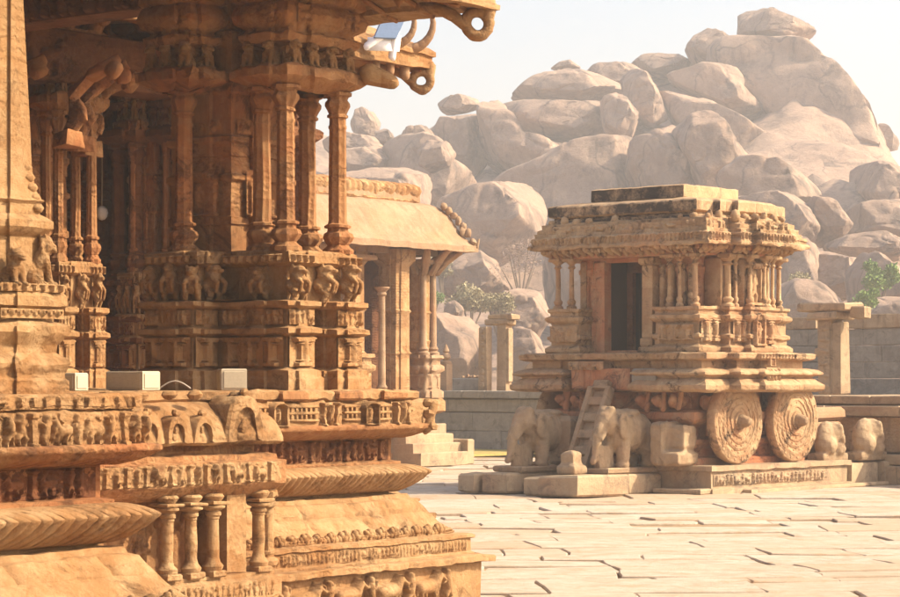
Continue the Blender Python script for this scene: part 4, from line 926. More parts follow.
mb = MB(); mb.sweep([(-12, .62), (-.62, .62), (-.62, 8)], [(.05, 0), (.05, .3), (-.05, .34), (-.05, .6), (.05, .66), (.05, .8), (-.12, .9), (-.12, 1.2), (.06, 1.28), (.06, 1.5), (0, 1.58), (-.5, 1.6)], step=.1, disp=lambda s, t: .02*abs(math.sin(s*9))+0*t).rough(.02, 5, 103)
mb.box(-12, -1, 1, 8, 1.3, 1.6); part('platform', mb, M['sand'], PV)
mb = MB(); mb.box(-12, -1.75, 1.5, 1.9, 1.6, 5.2); part('inner_wall', mb, M['dark'], PV)  # dark wall added to stand for the shaded interior under the roof
mb = MB()
for k in range(4): mb.box(-2.6, -.76, .62-.22*(4-k), .62, .0, .22*(k+1)+.1, bev=.02)
mb.rough(.015, 6, 104); part('stairs', mb, M['plinth'], PV)
mb = MB(); mb.box(-.74, -.50, -.24, .62, 0, .62, bev=.03).rough(.015, 6, 104); part('stair_side', mb, M['plinth'], PV)

# ================================================================== WALLS AND TERRACES BEHIND
RW = thing('retaining_wall', 'shaded grey stone wall with a projecting coping between the pavilion and the chariot', 'wall', (.87, 69.6, 0), R(49))
def blocks(x0, x1, y0, y1, z0, z1, nx, nz, m, name, par, sd=1, th=None):
    rd = random.Random(sd); mb = MB(); hz = (z1-z0)/nz
    for k in range(nz):
        y = y0-rd.uniform(0, .5)
        while y < y1:
            l = rd.uniform(.7, 1.9); a = max(y, y0); b = min(y+l, y1)
            if b-a > .08: mb.box(x0+rd.uniform(-.012, .012), x1, a+.006, b-.006, z0+k*hz+.005, z0+(k+1)*hz-.005, bev=.018)
            y += l
    mb.rough(.012, 3, sd); return part(name, mb, m, par)
blocks(0, .6, -9, 11, 0, 1.1, 1, 2, M['wall'], 'wall_face', RW, 1); blocks(-.04, .6, -9, 11, 1.10, 1.48, 1, 1, M['wall'], 'wall_face', RW, 2); blocks(-.20, 1.0, -9, 11, 1.50, 1.72, 1, 1, M['wall'], 'coping', RW, 3)
mb = MB(); mb.box(1.0, 26, -9, 30, .5, 1.62); part('fill', mb, M['dirt'], RW)
mb = MB(); mb.box(-4.6, -.05, -3.2, 6.4, -.03, .035, bev=.004); o = part('dry_grass_strip', mb, M['grass'], None, loc=(.87, 69.6, 0), rot=(0, 0, R(49))); o['kind'] = 'structure'

KX, KY = 4.6, 42.1
TR = thing('stepped_terrace', 'long stepped stone terrace behind the chariot on the right', 'terrace', (KX, KY, 0), R(49))
blocks(5.7, 6.6, -8, 3.6, .0, .36, 1, 1, M['plinth'], 'foot_course', TR, 5); blocks(5.85, 6.6, -8, 3.6, .37, .58, 1, 1, M['plinth'], 'ledge', TR, 6)
blocks(6.15, 6.9, -8, 3.6, .60, 1.30, 1, 1, M['char'], 'terrace_face', TR, 7); blocks(6.0, 7.0, -8, 3.6, 1.31, 1.52, 1, 1, M['plinth'], 'ledge', TR, 8); blocks(6.25, 7.6, -8, 3.6, 1.54, 1.72, 1, 1, M['plinth'], 'terrace_slab', TR, 9)
mb = MB(); mb.box(7.5, 26, -12, 3.6, .4, 1.70); part('fill', mb, M['dirt'], TR)
GW = thing('boundary_wall', 'tall grey block wall topped with rough brown coping stones at the right edge', 'wall', (KX, KY, 0), R(49))
blocks(23, 23.5, 3, 17, 1.6, 3.45, 1, 4, M['wall'], 'wall_face', GW, 11); blocks(22.95, 23.6, 3, 11.5, 3.46, 3.86, 1, 1, M['statue'], 'coping_stone', GW, 12); blocks(22.95, 23.6, 12.4, 17, 3.46, 3.8, 1, 1, M['statue'], 'coping_stone', GW, 13)
mb = MB(); mb.box(22, 60, 3, 17, .5, 1.58); part('fill', mb, M['dirt'], GW)
# ruined posts
def post(px, Y, zb, parts, label, name='stone_post', m='statue'):
    c = at(px, HOR, Y); t = thing(name, label, 'pillar', (c.x, c.y, zb), R(49))
    for nm, boxes in parts:
        mb = MB()
        for bx in boxes: mb.box(*bx, bev=.03)
        V = MB(); V.v = mb.v; V.f = mb.f; V.n = mb.n; V.rough(.03, 5, len(label)); part(nm, V, M[m], t)
    return t
t = post(832, 58, 1.68, [('shaft', [(-.24, .24, -.13, .27, 0, 1.85), (-.20, .2, -.36, -.13, 0, 1.75), (-.3, .3, .12, .3, .9, 1.1)]), ('capital', [(-.45, .45, -.38, .42, 1.80, 2.0), (-.45, .45, -.62, .72, 2.0, 2.20)]), ('bracket', [(-.15, .15, -1.0, -.6, 1.82, 2.1)])], 'weathered carved post with a broad bracket capital before the grey wall')
mb = MB(); put(mb, R_figs(1.7, .3, .02, .05, .3, 8, .1), (-.27, .2, .05), (0, 0, 1), Nl, up=(0, -1, 0)); part('post_carving', mb, M['statue'], t, ang=60)
t = post(505, 71, 1.66, [('shaft', [(-.15, .15, -.14, .18, 0, 2.02), (-.10, .10, -.22, -.12, .3, 1.9)]), ('capital', [(-.2, .2, -.25, .62, 2.0, 2.16), (-.17, .2, -.4, .5, 2.15, 2.32)])], 'taller ruined gate pillar carrying a broken capital stone', 'gate_pillar')
t = post(485, 71, 1.66, [('shaft', [(-.12, .12, -.15, .15, 0, 1.95)])], 'plain upright slab left of the broken capital, upper edge chipped', 'gate_pillar')
mb = MB(); put(mb, R_scroll(1.8, .2, .02, .04, 8, .2), (-.13, .10, .1), (0, 0, 1), Nl, up=(0, -1, 0)); part('slab_carving', mb, M['statue'], t, ang=60)
c = at(446, HOR, 71); t = thing('finial_post', 'slim post with a bud-shaped finial on the grey retaining wall', 'post', (c.x, c.y, 1.68), R(49))
mb = MB(); mb.box(-.13, .13, -.13, .13, 0, .85, bev=.02); part('shaft', mb, M['pale'], t); mb = MB(); mb.lathe([(.16, .85), (.16, .9), (.08, .93), (.15, 1.02), (.12, 1.12), (.07, 1.15), (.11, 1.2), (.05, 1.34), (.01, 1.42)], 0, 0, 10); part('finial', mb, M['pale'], t)
c = at(472, HOR, 72); t = thing('low_parapet', 'low broken parapet with pale rubble on top between the finial post and the gate pillars', 'wall', (c.x, c.y, 1.66), R(49))
mb = MB(); mb.box(-.2, .2, -.6, .65, 0, .42, bev=.03).rough(.03, 4, 3); part('parapet', mb, M['wall'], t)
mb = MB()
for k in range(7): mb.ell((random.uniform(-.1, .1), -.35+k*.11, .45), (.07, .06, .05+.04*(k % 2)), n=8)
mb.rough(.02, 9, 3); part('rubble', mb, M['pale'], t, ang=0)
#==MARK4

# ================================================================== STONE CHARIOT
CH = thing('stone_chariot', 'ornate stone chariot shrine with big carved wheels and a flat stepped roof', 'chariot', (KX, KY, 0), R(49))
def plan(a0, a1, b0, b1, st=(), front=None):
    """counter-clockwise plan, stepping out on both flanks; front=(b_lo, b_hi, depth) recess"""
    P = [(a0, b0)]; off = 0
    for (s, o_) in st: P += [(a0+s, b0-off), (a0+s, b0-o_)]; off = o_
    R_ = []
    for (s, o_), prev in zip(reversed(st), list(reversed([0]+[q[1] for q in st[:-1]]))): P += [(a1-s, b0-o_), (a1-s, b0-prev)]
    P += [(a1, b0), (a1, b1)]; off = 0
    for (s, o_) in st: P += [(a1-s, b1+off), (a1-s, b1+o_)]; off = o_
    for (s, o_), prev in zip(reversed(st), list(reversed([0]+[q[1] for q in st[:-1]]))): P += [(a0+s, b1+o_), (a0+s, b1+prev)]
    P += [(a0, b1)]
    if front: lo, hi, dp = front; P += [(a0, hi), (a0+dp, hi), (a0+dp, lo), (a0, lo)]
    return P
# plinth
mb = MB(); mb.sweep(plan(0, 4.6, 0, 4.1), [(.02, -.05), (.02, .09), (-.06, .10), (-.06, .40), (0, .41), (0, .50), (-.3, .505)], closed=True, step=.12, captop=True).rough(.012, 5, 111); part('plinth', mb, M['plinth'], CH)
mb = MB(); put(mb, R_figs(3.7, .20, .011, .05, .13, 112, .25), (.12, .05, .155), EX, Nf); part('plinth_frieze', mb, M['plinth'], CH, ang=60)
mb = MB(); mb.box(-.35, .0, .0, 1.05, .0, .10, bev=.03); mb.box(.9, 5.6, -.22, -.02, 0, .07, bev=.03); mb.rough(.02, 4, 5); part('footing_slab', mb, M['plinth'], CH)
blocks(4.66, 5.6, .15, 3.6, 0, .46, 1, 1, M['plinth'], 'plinth_block', CH, 14)
mb = MB(); mb.box(4.66, 5.62, .02, .5, 0, .44, bev=.03); mb.box(5.68, 6.7, -.1, .5, 0, .46, bev=.03); mb.rough(.02, 4, 6); part('plinth_block', mb, M['plinth'], CH)
# chassis under the floor slab
cst = ((1.0, .12),)
mb = MB(); mb.sweep(plan(.25, 3.6, .60, 3.7, cst), [(.12, .5), (.12, .62), (.0, .66), (.0, .84), (.08, .88), (.08, .95), (-.05, 1.0), (-.05, 1.20), (.10, 1.26), (.16, 1.32), (.16, 1.44), (.05, 1.47), (-.12, 1.50), (-.12, 1.82)], closed=True, step=.1).rough(.014, 5, 113); part('chassis', mb, M['rusty'], CH)
mb = MB(); 
for b in (.85, 1.2, 1.55, 3.05, 3.4):
    mb.ell((.18, b, 1.62), (.20, .12, .13)); mb.ell((.04, b+.02, 1.66), (.12, .1, .1)); mb.cap((.08, b-.08, 1.5), (.1, b-.1, 1.78), .05, .06)
for a in (.6, 1.0, 1.9, 2.8, 3.5): mb.ell((a, .52, 1.62), (.12, .16, .14)); mb.ell((a, .40, 1.68), (.1, .1, .09))
mb.rough(.03, 9, 4); part_islands('floor_bracket', mb, M['rusty'], CH)
mb = MB(); put(mb, R_figs(2.4, .18, .015, .04, .14, 114, .3), (.13, 3.3, .66), -EY, Nl); put(mb, R_figs(2.8, .18, .015, .05, .14, 115, .4), (.5, .5, 1.02), EX, Nf); part_islands('chassis_carving', mb, M['rusty'], CH)
# floor slab with its mouldings
S1 = ((.72, .24), (1.30, .37)); 
lowp = [(-.9, 1.81), (-.10, 1.80), (-.02, 1.83), (0, 1.86), (0, 1.93), (-.08, 2.00), (-.13, 2.04), (-.17, 2.05), (-.15, 2.08), (-.08, 2.10), (-.03, 2.12), (-.03, 2.15), (-.10, 2.20), (-.22, 2.225), (-.30, 2.23), (-.30, 2.38)]
mb = MB(); mb.sweep(plan(-.3, 3.55, -.08, 4.35, S1, (1.62, 3.1, .34)), lowp, closed=True, step=.10).rough(.012, 6, 116); part('floor_moulding', mb, M['char'], CH)
mb = MB(); mb.sweep(plan(-.3, 3.55, -.08, 4.35, S1), [(-.36, 2.22), (-.36, 2.36), (-.20, 2.37), (-.13, 2.40), (-.12, 2.44), (-.12, 2.49), (-.17, 2.51), (-.8, 2.515)], closed=True, step=.08, captop=True,
    disp=lambda s, t: np.where((t > .3) & (t < .75), .01*abs(math.sin(s*22)), 0)).rough(.012, 6, 117); part('floor_slab', mb, M['char'], CH)
mb = MB(); mb.box(-.14, .2, 1.70, 3.02, 1.84, 2.23, bev=.02); mb.box(-.16, .1, 2.72, 2.98, 1.84, 2.36, bev=.02); mb.rough(.015, 5, 118); part('front_block', mb, M['rusty'], CH)
mb = MB(); mb.box(-.20, .12, 1.08, 1.60, 1.83, 2.22, bev=.03); mb.rough(.012, 5, 119); part('repaired_block', mb, M['wall'], CH)
mb = MB()
put(mb, R_figs(.42, .24, .012, .06, .11, 120, 0), (1.2, -.34, 2.0), EX, Nf); put(mb, R_niche(.20, .2, .012, .05, 121), (1.3, -.30, 2.26), EX, Nf)
put(mb, R_scroll(4.1, .10, .013, .03, 122, .12), (-.165, 4.1, 2.395), -EY, Nl); put(mb, R_posts(1.15, .10, .012, .03, .1), (1.05, -.335, 2.395), EX, Nf)
put(mb, R_figs(.8, .16, .013, .05, .12, 123, .3), (-.20, 3.05, 2.2), -EY, Nl)
part_islands('floor_carving', mb, M['char'], CH)
# wheels
def wheel_mesh():
    mb = MB(); pr = [(.02, -.22), (.30, -.22), (.66, -.20), (.70, -.17), (.715, -.10), (.715, -.04), (.70, 0), (.685, .01)]
    r = .665; tog = 0
    for rr, d in ((.60, .0), (.585, .018), (.545, .02), (.535, .004), (.49, .0), (.475, .02), (.44, .022), (.43, .006), (.385, .0), (.37, .02), (.335, .022), (.325, .006), (.28, .006), (.265, .03), (.225, .032), (.21, .015), (.17, .02), (.16, .05), (.145, .055), (.14, .055)): pr.append((rr, d+.008))
    mb.lathe(pr, n=72, cap=True)
    for k in range(20):
        a = k*math.pi/10; mb.ell((.635*math.cos(a), .635*math.sin(a), .012), (.035, .035, .014), rz=a, n=6); 
    for k in range(16):
        a = k*math.pi/8; mb.ell((.51*math.cos(a), .51*math.sin(a), .014), (.022, .034, .016), rz=a, n=6); mb.ell((.405*math.cos(a+.2), .405*math.sin(a+.2), .014), (.02, .028, .014), rz=a, n=6)
    for k in range(12): a = k*math.pi/6; mb.ell((.30*math.cos(a), .30*math.sin(a), .014), (.03, .022, .014), rz=a, n=6)
    mb.rough(.010, 7, 130); mb.warp(lambda V: np.column_stack((V[:, 0], -V[:, 2], V[:, 1]))); return mb.mesh('wheel')
WM = wheel_mesh()
mb = MB(); mb.lathe([(.14, 0), (.15, .05), (.13, .10), (.125, .12), (.115, .18), (.09, .26), (.085, .27), (.07, .32), (.04, .345), (.01, .35)], n=20, flute=.05, nf=6).rough(.012, 12, 131).warp(lambda V: np.column_stack((V[:, 0], -V[:, 2], V[:, 1]))); HUB = mb.mesh('hub')
for (a, b, rz) in ((1.0, .12, 0), (2.86, .12, 0), (1.0, 4.18, math.pi), (2.86, 4.18, math.pi)):
    w = link('wheel', WM, M['char'], CH, 50, loc=(a, b, .505+.77), scale=(1.08, 1, 1.08), rot=(0, R(random.uniform(0, 90)) if rz == 0 else 0, rz)); h = link('hub', HUB, M['statue'], w, 50, loc=(0, -.045, 0), scale=(.85, .62, .85))
    mb = MB(); mb.cap((0, .02, 0), (0, .8, 0), .11, .11, 12); part('axle', mb, M['rusty'], w)
# shrine: pedestal, walls, pilasters, niches
S2 = ((.66, .20), (1.08, .36))
pedp = [(.04, 2.51), (.06, 2.54), (.06, 2.60), (.02, 2.63), (-.03, 2.66), (-.03, 2.74), (.02, 2.77), (.02, 2.82), (-.04, 2.85), (-.04, 3.05), (.02, 3.08), (.05, 3.12), (.05, 3.17), (-.02, 3.20), (-.02, 3.25), (.02, 3.28), (.02, 3.33), (-.4, 3.335)]
mb = MB(); mb.sweep(plan(.02, 2.9, .30, 3.68, S2, (1.30, 2.98, 1.6)), pedp, closed=True, step=.08, captop=True).rough(.014, 7, 140); part('shrine_pedestal', mb, M['char'], CH)
mb = MB()
put(mb, R_posts(.8, .30, .014, .06, .22), (.0, 1.18, 2.72), -EY, Nl); put(mb, R_figs(.65, .30, .014, .06, .18, 141, .2), (.0, 3.64, 2.72), -EY, Nl)
put(mb, R_posts(.55, .40, .014, .06, .25), (.08, .29, 2.70), EX, Nf); put(mb, R_niche(.34, .62, .014, .08, 142), (1.18, -.05, 2.62), EX, Nf); put(mb, R_posts(.3, .46, .014, .07, .2), (1.54, -.06, 2.66), EX, Nf); put(mb, R_posts(.4, .40, .014, .06, .2), (.78, .09, 2.70), EX, Nf)
mb.rough(.008, 12, 5); part_islands('pedestal_carving', mb, M['char'], CH)
# walls (with door hole) 
WS = ((.50, .10), (.95, .20))
mb = MB()
P_ = plan(.45, 2.6, .62, 3.25, WS); 
i0 = len(P_)-1                      # the front side closes the plan from the last to the first corner
def wall_seg(pth): mb.sweep(pth, [(0, 2.5), (0, 2.62), (-.015, 2.64), (-.015, 3.9), (.0, 3.92), (.04, 3.98), (.04, 4.04), (0, 4.08), (0, 4.45)], step=.12)
wall_seg([(.45, 1.74)]+P_[:i0+1]+[(.45, 2.62)]); mb.sweep([(.45, 2.62), (.45, 1.74)], [(0, 4.18), (0, 4.45)])
mb.rough(.01, 5, 143); part('shrine_wall', mb, M['rusty'], CH)
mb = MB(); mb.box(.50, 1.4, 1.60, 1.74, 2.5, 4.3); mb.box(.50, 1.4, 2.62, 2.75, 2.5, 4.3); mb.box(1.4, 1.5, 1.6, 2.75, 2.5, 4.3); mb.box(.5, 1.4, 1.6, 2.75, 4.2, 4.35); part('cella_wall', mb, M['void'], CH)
mb = MB(); mb.box(1.0, 1.1, 1.76, 1.88, 2.52, 4.2); mb.box(1.0, 1.1, 2.48, 2.61, 2.52, 4.2); mb.box(1.0, 1.1, 1.76, 2.61, 4.0, 4.2); part('inner_jamb', mb, M['dark'], CH)
mb = MB()                                                              # door jambs in receding bands
for k, (w, d) in enumerate(((.10, .10), (.22, .06), (.36, .02), (.55, -.01))):
    mb.box(.45-d-.03, .52, 2.62+w-.10, 2.62+w, 2.515, 4.18+.0, bev=.012)
mb.box(.36, .52, 1.70, 2.74, 4.16, 4.26, bev=.012); mb.box(.40, .6, 1.7, 2.7, 2.515, 2.56, bev=.01); mb.rough(.008, 8, 144); part('door_jamb', mb, M['rusty'], CH)
mb = MB(); mb.box(.16, .50, 1.40, 1.74, 2.515, 2.62, bev=.02); mb.box(.20, .50, 1.44, 1.72, 2.62, 2.78, bev=.02); mb.box(.24, .50, 1.47, 1.70, 2.78, 4.10, bev=.015); mb.box(.18, .50, 1.42, 1.74, 4.10, 4.24, bev=.03); mb.rough(.008, 8, 145); part('door_pilaster', mb, M['char'], CH)
def cc(x, y, z0=3.33, z1=4.20, r=.06):
    mb = MB(); h = z1-z0; mb.lathe([(r*1.7, 0), (r*1.7, .04), (r*1.1, .07), (r*1.5, .12), (r*1.5, .14), (r*.9, .18), (r*.85, h*.4), (r*.8, h*.75), (r*.78, h-.14), (r*1.4, h-.11), (r*.9, h-.07), (r*1.3, h-.04), (r*1.9, h-.01), (r*1.9, h)], x, y, 12, z0=z0)
    mb.box(x-.13, x+.13, y-.13, y+.13, z1, z1+.07, bev=.02); return mb.rough(.006, 12, int(abs(x*31+y*57)))
for (x, y, r) in ((.14, 3.56, .055), (.14, 3.24, .055), (.14, 1.02, .045), (.14, .80, .04), (.14, .46, .05), (.76, .20, .075), (.98, .18, .04), (1.20, .02, .05), (1.66, .02, .05), (2.0, .18, .05), (2.15, .16, .04), (2.75, .42, .05), (2.75, 3.56, .06)):
    part('colonnette', cc(x, y, r=r), M['char'], CH)
mb = MB(); put(mb, R_niche(.42, .80, .014, .09, 146), (1.22, .12, 3.35), EX, Nf); mb.box(1.12, 1.75, .1, .5, 3.33, 4.2, bev=.02); mb.box(1.14, 1.72, .0, .5, 4.02, 4.12, bev=.02); mb.box(.62, .80, .25, .6, 3.33, 4.2, bev=.02); mb.box(1.95, 2.2, .28, .6, 3.33, 4.2, bev=.02)
for b in (.66, .85, 1.10, 1.30): mb.box(.36, .47, b, b+.10, 3.3, 4.1, bev=.012)
for b in (3.0, 3.3): mb.box(.40, .47, b-.2, b-.06, 2.6, 4.2, bev=.012)
mb.ell((.30, .62, 3.42), (.08, .12, .10)); mb.ell((.28, .66, 3.52), (.06, .06, .07)); mb.rough(.008, 9, 7); part_islands('wall_niche', mb, M['char'], CH)
# beam, brackets, eave
S3 = ((.70, .22), (1.05, .40))
mb = MB(); mb.sweep(plan(.04, 2.75, .34, 3.66, S3), [(-.5, 4.24), (0, 4.24), (0, 4.33), (.05, 4.35), (.05, 4.42), (-.2, 4.44)], closed=True, step=.1).rough(.012, 7, 150); part('beam', mb, M['rusty'], CH)
mb = MB()
pe = plan(.0, 2.8, .30, 3.70, S3)
for a, b in zip(pe, pe[1:]+pe[:1]):
    a, b = np.array(a), np.array(b); L = np.linalg.norm(b-a)
    if L < .15: continue
    d = (b-a)/L; n = np.array((d[1], -d[0]))
    for q in np.arange(.08, L-.02, .16):
        p = a+d*q; mb.cap((*p, 4.30), (*(p+n*(.12+.08*(int(q*9)%2))), 4.39), .04, .06, 8); mb.ell((*(p+n*(.20)), 4.37), (.04, .04, .05), n=8)
mb.rough(.015, 9, 151); part('eave_bracket', mb, M['char'], CH)
def dent(s, t): return np.where((t > .12) & (t < .34), .022*(math.sin(s*2*math.pi/.115) > 0), np.where((t > .5) & (t < .95), .03*(vn1(s*6.1))*np.sin(t*11), 0))
def vn1(x): return float(vnoise(np.array([[x, 0, 0]]), 9)[0])
ep = [(-.55, 4.44), (-.05, 4.40), (0, 4.41), (.01, 4.45), (-.02, 4.50), (-.05, 4.515), (-.05, 4.56), (-.03, 4.57), (-.04, 4.62), (-.10, 4.64), (-.10, 4.70), (-.14, 4.71), (-.14, 4.78), (-.20, 4.80), (-.20, 4.88), (-.28, 4.90), (-.34, 4.93), (-.6, 4.97)]
mb = MB(); EPL = plan(-.28, 2.95, -.12, 3.95, S3); mb.sweep(EPL, ep, closed=True, step=.045, disp=dent, captop=True).rough(.022, 7, 152); part('eave', mb, M['char'], CH, ang=45)
mb = MB(); put(mb, R_posts(3.9, .15, .014, .035, .09), (-.245, 3.85, 4.47), -EY, Nl); put(mb, R_posts(.66, .15, .014, .035, .09), (-.24, -.09, 4.47), EX, Nf); put(mb, R_posts(.3, .15, .014, .035, .09), (.44, -.31, 4.47), EX, Nf); put(mb, R_posts(1.05, .15, .014, .035, .09), (.80, -.49, 4.47), EX, Nf)
put(mb, R_figs(3.6, .18, .014, .05, .16, 153, .5), (-.12, 3.7, 4.66), -EY, Nl); put(mb, R_figs(1.0, .18, .014, .06, .16, 154, .4), (.82, -.38, 4.66), EX, Nf); put(mb, R_figs(.6, .18, .014, .05, .16, 155, .4), (-.15, .03, 4.66), EX, Nf)
rd = random.Random(4)
for (x0, y0, dx, dy, n) in ((-.1, -.0, 0, 1, 13), (.0, .02, 1, 0, 2), (.85, -.36, 1, 0, 4), (.5, -.18, 1, 0, 2)):
    for k in range(n):
        if rd.random() < .75: mb.ell((x0+dx*k*.29+.1, y0+dy*k*.29+.1, 4.90+rd.uniform(0, .03)), (rd.uniform(.05, .10), rd.uniform(.05, .10), rd.uniform(.05, .12)), n=8)
mb.rough(.012, 12, 6); part('eave_carving', mb, M['char'], CH, ang=60)
mb = MB(); S4 = ((.5, .16), (.85, .30))
def gapd(s, t): return -.02*((s % .83) < .045)*np.ones_like(t)
mb.sweep(plan(.05, 2.75, .38, 3.62, S4), [(.05, 4.9), (.05, 4.95), (-.02, 4.96), (-.02, 5.00), (.04, 5.01), (.06, 5.03), (.06, 5.19), (.03, 5.22), (-.35, 5.29), (-.5, 5.30)], closed=True, step=.04, disp=gapd, captop=True).rough(.010, 6, 156); part('roof_tier', mb, M['crust'], CH)
mb = MB(); mb.sweep(plan(.48, 2.2, .95, 3.05), [(-.03, 5.26), (-.03, 5.30), (0, 5.31), (0, 5.52), (-.04, 5.54), (-.5, 5.56)], closed=True, step=.06, captop=True).rough(.010, 5, 157); part('roof_cap_slab', mb, M['crust'], CH)

# ------------------------------------------------------------------ elephants, ladder, fragments in front
def elephant_mesh():
    b = MB(); b.ell((.25, 0, .62), (.64, .34, .38)); b.ell((.55, 0, .58), (.38, .32, .38)); b.ell((-.15, 0, .64), (.40, .32, .40)); b.ell((-.52, 0, .80), (.26, .23, .25)); b.ell((-.50, .08, .97), (.14, .12, .12)); b.ell((-.50, -.08, .97), (.14, .12, .12))
    tr = [(-.70, 0, .74), (-.82, 0, .58), (-.87, 0, .40), (-.90, 0, .24), (-.98, 0, .12)]
    for p, q, r in zip(tr, tr[1:], (.13, .105, .09, .075)): b.cap(p, q, r, r*.88)
    for s in (-1, 1):
        b.ell((-.34, s*.29, .74), (.17, .06, .25)); b.cap((-.34, s*.34, .98), (-.34, s*.34, .52), .02, .02); b.cap((-.72, s*.10, .60), (-.86, s*.13, .50), .04, .025)
        b.cap((-.22, s*.20, .55), (-.24, s*.20, .04), .15, .13); b.cap((.62, s*.20, .55), (.64, s*.20, .04), .16, .13)
        b.ell((-.27, s*.20, .05), (.15, .14, .07)); b.ell((.61, s*.20, .05), (.15, .14, .07)); b.ell((-.62, s*.17, .84), (.035, .03, .035))
    b.cap((.90, 0, .70), (.93, 0, .30), .035, .03)
    b.cap((-.05, .33, .9), (-.05, -.33, .9), .03, .03); b.ell((.2, 0, .96), (.3, .26, .07)); b.box(-.85, -.35, -.06, .06, 0, .40)
    return b
EM = blob_mesh('elephant', elephant_mesh(), .028, 3); EM.materials.append(M['statue'])
def elephant(x, y, z, s, label, rz=0):
    l = np.array((math.cos(R(49))*x-math.sin(R(49))*y+KX, math.sin(R(49))*x+math.cos(R(49))*y+KY))
    t = thing('elephant_statue', label, 'statue', (l[0], l[1], z), R(49)+rz, 'stone elephants before the chariot')
    o = link('body', EM, None, t, ang=0, scale=(s[0], s[1], s[2])); 
    mb = MB(); mb.box(-1.0*s[0], .95*s[0], -.36*s[1], .36*s[1], -.09, .012, bev=.03).rough(.012, 6, 3); part('base', mb, M['statue'], t); return t
elephant(-.62, 1.52, .46, (.84, .92, 1.02), 'right stone elephant with rounded back and separate legs, between ladder and wheel')
elephant(-.75, 3.22, .46, (1.0, .92, 1.0), 'left stone elephant nearest the open court, head and trunk reaching forward', 0)
mb = MB(); mb.box(-.55, .45, 2.72, 3.2, .46, 1.36, bev=.08).rough(.03, 4, 8); o = part('stone_slab', mb, M['statue'], None, loc=(KX, KY, 0), rot=(0, 0, R(49))); tag(o, 'upright dark block standing between the left elephant and the chariot', 'stone block')
def blk(x0, x1, y0, y1, z0, z1, label, rz=0, m='plinth', name='plinth_block', group='rough blocks under the elephants'):
    cx, cy = (x0+x1)/2, (y0+y1)/2; mb = MB(); mb.box(x0-cx, x1-cx, y0-cy, y1-cy, 0, z1-z0, bev=.035)
    V = mb; V.rough(.02, 3, int(abs(x0*13+y0*7)*10)); c, s = math.cos(R(49)), math.sin(R(49))
    o = part(name, V, M[m], None, loc=(KX+c*cx-s*cy, KY+s*cx+c*cy, z0), rot=(0, 0, R(49)+rz)); return tag(o, label, 'stone block', group)
blk(-2.45, -1.0, 1.08, 1.95, 0, .37, 'large pale block under the head of the right elephant')
blk(-.97, -.02, 1.10, 1.95, 0, .36, 'block under the hind legs of the right elephant, next to the plinth')
blk(-2.3, -1.7, 1.99, 2.40, 0, .33, 'small block at the foot of the ladder, right one')
blk(-1.66, -.9, 2.0, 2.9, 0, .24, 'low dark slab between the two elephants', .03)
blk(-2.1, -.3, 2.95, 3.52, 0, .37, 'long weathered block under the left elephant')
blk(-2.25, -1.75, 3.60, 3.95, 0, .35, 'square shaded block, leftmost under the elephants', .05)
blk(-1.7, -.2, 3.58, 3.8, 0, .3, 'narrow block hidden behind the leftmost ones')
# rough carved fragments
def frag(x, y, z, s, label, name, seed, m='statue', boxes=()):
    mb = MB(); rd = random.Random(seed)
    for bx in boxes: mb.box(*bx, bev=.04)
    me = blob_mesh('frag', mb, .03, 2); me.materials.append(M[m]); c, sn = math.cos(R(49)), math.sin(R(49))
    o = link(name, me, None, None, ang=0, loc=(KX+c*x-sn*y, KY+sn*x+c*y, z), rot=(0, 0, R(49)), scale=s); return tag(o, label, 'carved stone')
frag(-.10, .75, .50, (1, 1, 1), 'broken carved block with a hollow, between the right elephant and the front wheel', 'carved_fragment', 1, boxes=((-.3, .3, -.3, .3, 0, .25), (-.3, .3, .05, .3, .2, .78), (-.1, .3, -.28, .3, .3, .72)))
frag(-1.75, 1.75, .36, (1, 1, 1), 'small worn lump at the foot of the ladder beside the elephant trunk', 'carved_fragment', 2, boxes=((-.2, .2, -.2, .2, 0, .18), (-.12, .14, -.12, .15, .1, .42)))
# scroll shaped stones right of the wheels
def scroll_stone(a, b, label, s=1.0):
    c, sn = math.cos(R(49)), math.sin(R(49)); mb = MB()
    mb.ell((0, 0, .40), (.30, .20, .33)); mb.ell((.12, -.02, .52), (.22, .23, .20)); mb.ell((-.12, -.05, .28), (.2, .22, .2)); mb.box(-.35, .5, -.15, .2, 0, .14); mb.ell((.22, -.1, .22), (.16, .14, .16)); mb.cap((.1, -.2, .62), (.25, -.18, .35), .07, .06)
    me = blob_mesh('scroll', mb, .028, 1); me.materials.append(M['statue'])
    o = link('carved_balustrade', me, None, None, ang=0, loc=(KX+c*a-sn*b, KY+sn*a+c*b, .48), rot=(0, 0, R(49)), scale=(s, s, s)); return tag(o, label, 'carved stone', 'scroll shaped stones behind the wheels')
scroll_stone(4.30, .35, 'scroll-shaped carved stone touching the rear wheel', 1.05)
scroll_stone(5.35, .15, 'scroll-shaped carved stone farther from the wheel, at the end of the plinth', 1.12)
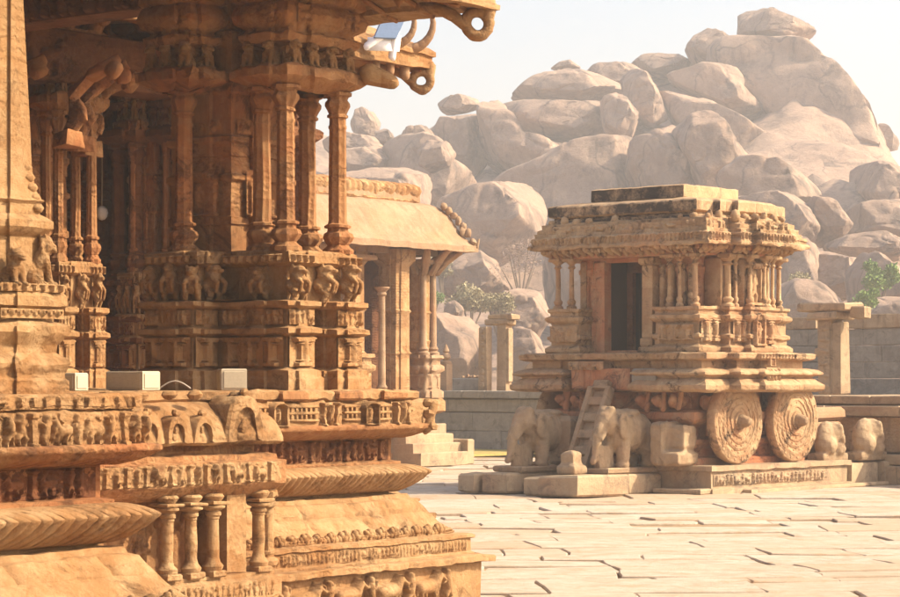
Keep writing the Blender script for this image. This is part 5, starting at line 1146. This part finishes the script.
mb = MB(); mb.box(3.75, 5.2, .6, 1.4, .50, 1.22, bev=.03); mb.box(3.7, 5.3, .55, 1.5, 1.24, 1.50, bev=.07); mb.rough(.02, 4, 9); o = part('lintel_stone', mb, M['pale'], None, loc=(KX, KY, 0), rot=(0, 0, R(49))); tag(o, 'pale rounded slab lying above the scroll stone behind the rear wheel', 'stone block')
# stone ladder leaning on the front
t = thing('stone_ladder', 'carved stone ladder leaning on the front of the chariot between the elephants', 'ladder', (KX, KY, 0), R(49))
foot = np.array((-1.05, 2.24, .30)); top = np.array((-.26, 2.24, 1.88)); ax = (top-foot)/np.linalg.norm(top-foot); nr = np.cross((0, 1, 0), ax); Ln = np.linalg.norm(top-foot)
def slabm(y0, y1, l0, l1, th, mbx):
    b = MB(); b.box(0, 1, 0, 1, 0, 1, bev=.03); V = b.arr(); P = foot+np.outer(l0+(l1-l0)*V[:, 0], ax)+np.outer(y0+(y1-y0)*V[:, 1], (0, 1, 0))+np.outer(th*(V[:, 2]-.5), nr); return mbx.add(P, b.f)
for y in (-.25, .15): mb = MB(); slabm(y, y+.10, 0, Ln, .16, mb); mb.rough(.012, 8, 3); part('side_rail', mb, M['statue'], t)
for k in range(6): mb = MB(); slabm(-.16, .16, .08+k*.33, .24+k*.33, .13, mb); mb.rough(.012, 8, k); part('rung', mb, M['statue'], t)
mb = MB(); slabm(-.16, .16, .05, Ln-.05, .03, mb); mb.warp(lambda V: V+nr*.04); part('ladder_back', mb, M['statue'], t)
# haze: warm dusty air
mb = MB(); mb.add([(x, y, z) for x in (-850, 850) for y in (-850, 850) for z in (-2.2, 70)], [(0, 1, 3, 2), (4, 6, 7, 5), (0, 4, 5, 1), (2, 3, 7, 6), (0, 2, 6, 4), (1, 5, 7, 3)])
hz = bpy.data.materials.new('haze'); hz.use_nodes = True; N = hz.node_tree.nodes; L = hz.node_tree.links
N.remove(N['Principled BSDF']); pv = N.new('ShaderNodeVolumePrincipled'); pv.inputs['Density'].default_value = .00095; pv.inputs['Color'].default_value = (.93, .93, .95, 1); pv.inputs['Anisotropy'].default_value = .1
L.new(pv.outputs[0], N['Material Output'].inputs['Volume'])
me = mb.mesh('haze'); me.materials.append(hz); o = bpy.data.objects.new('haze', me); COL.objects.link(o); o['kind'] = 'stuff'
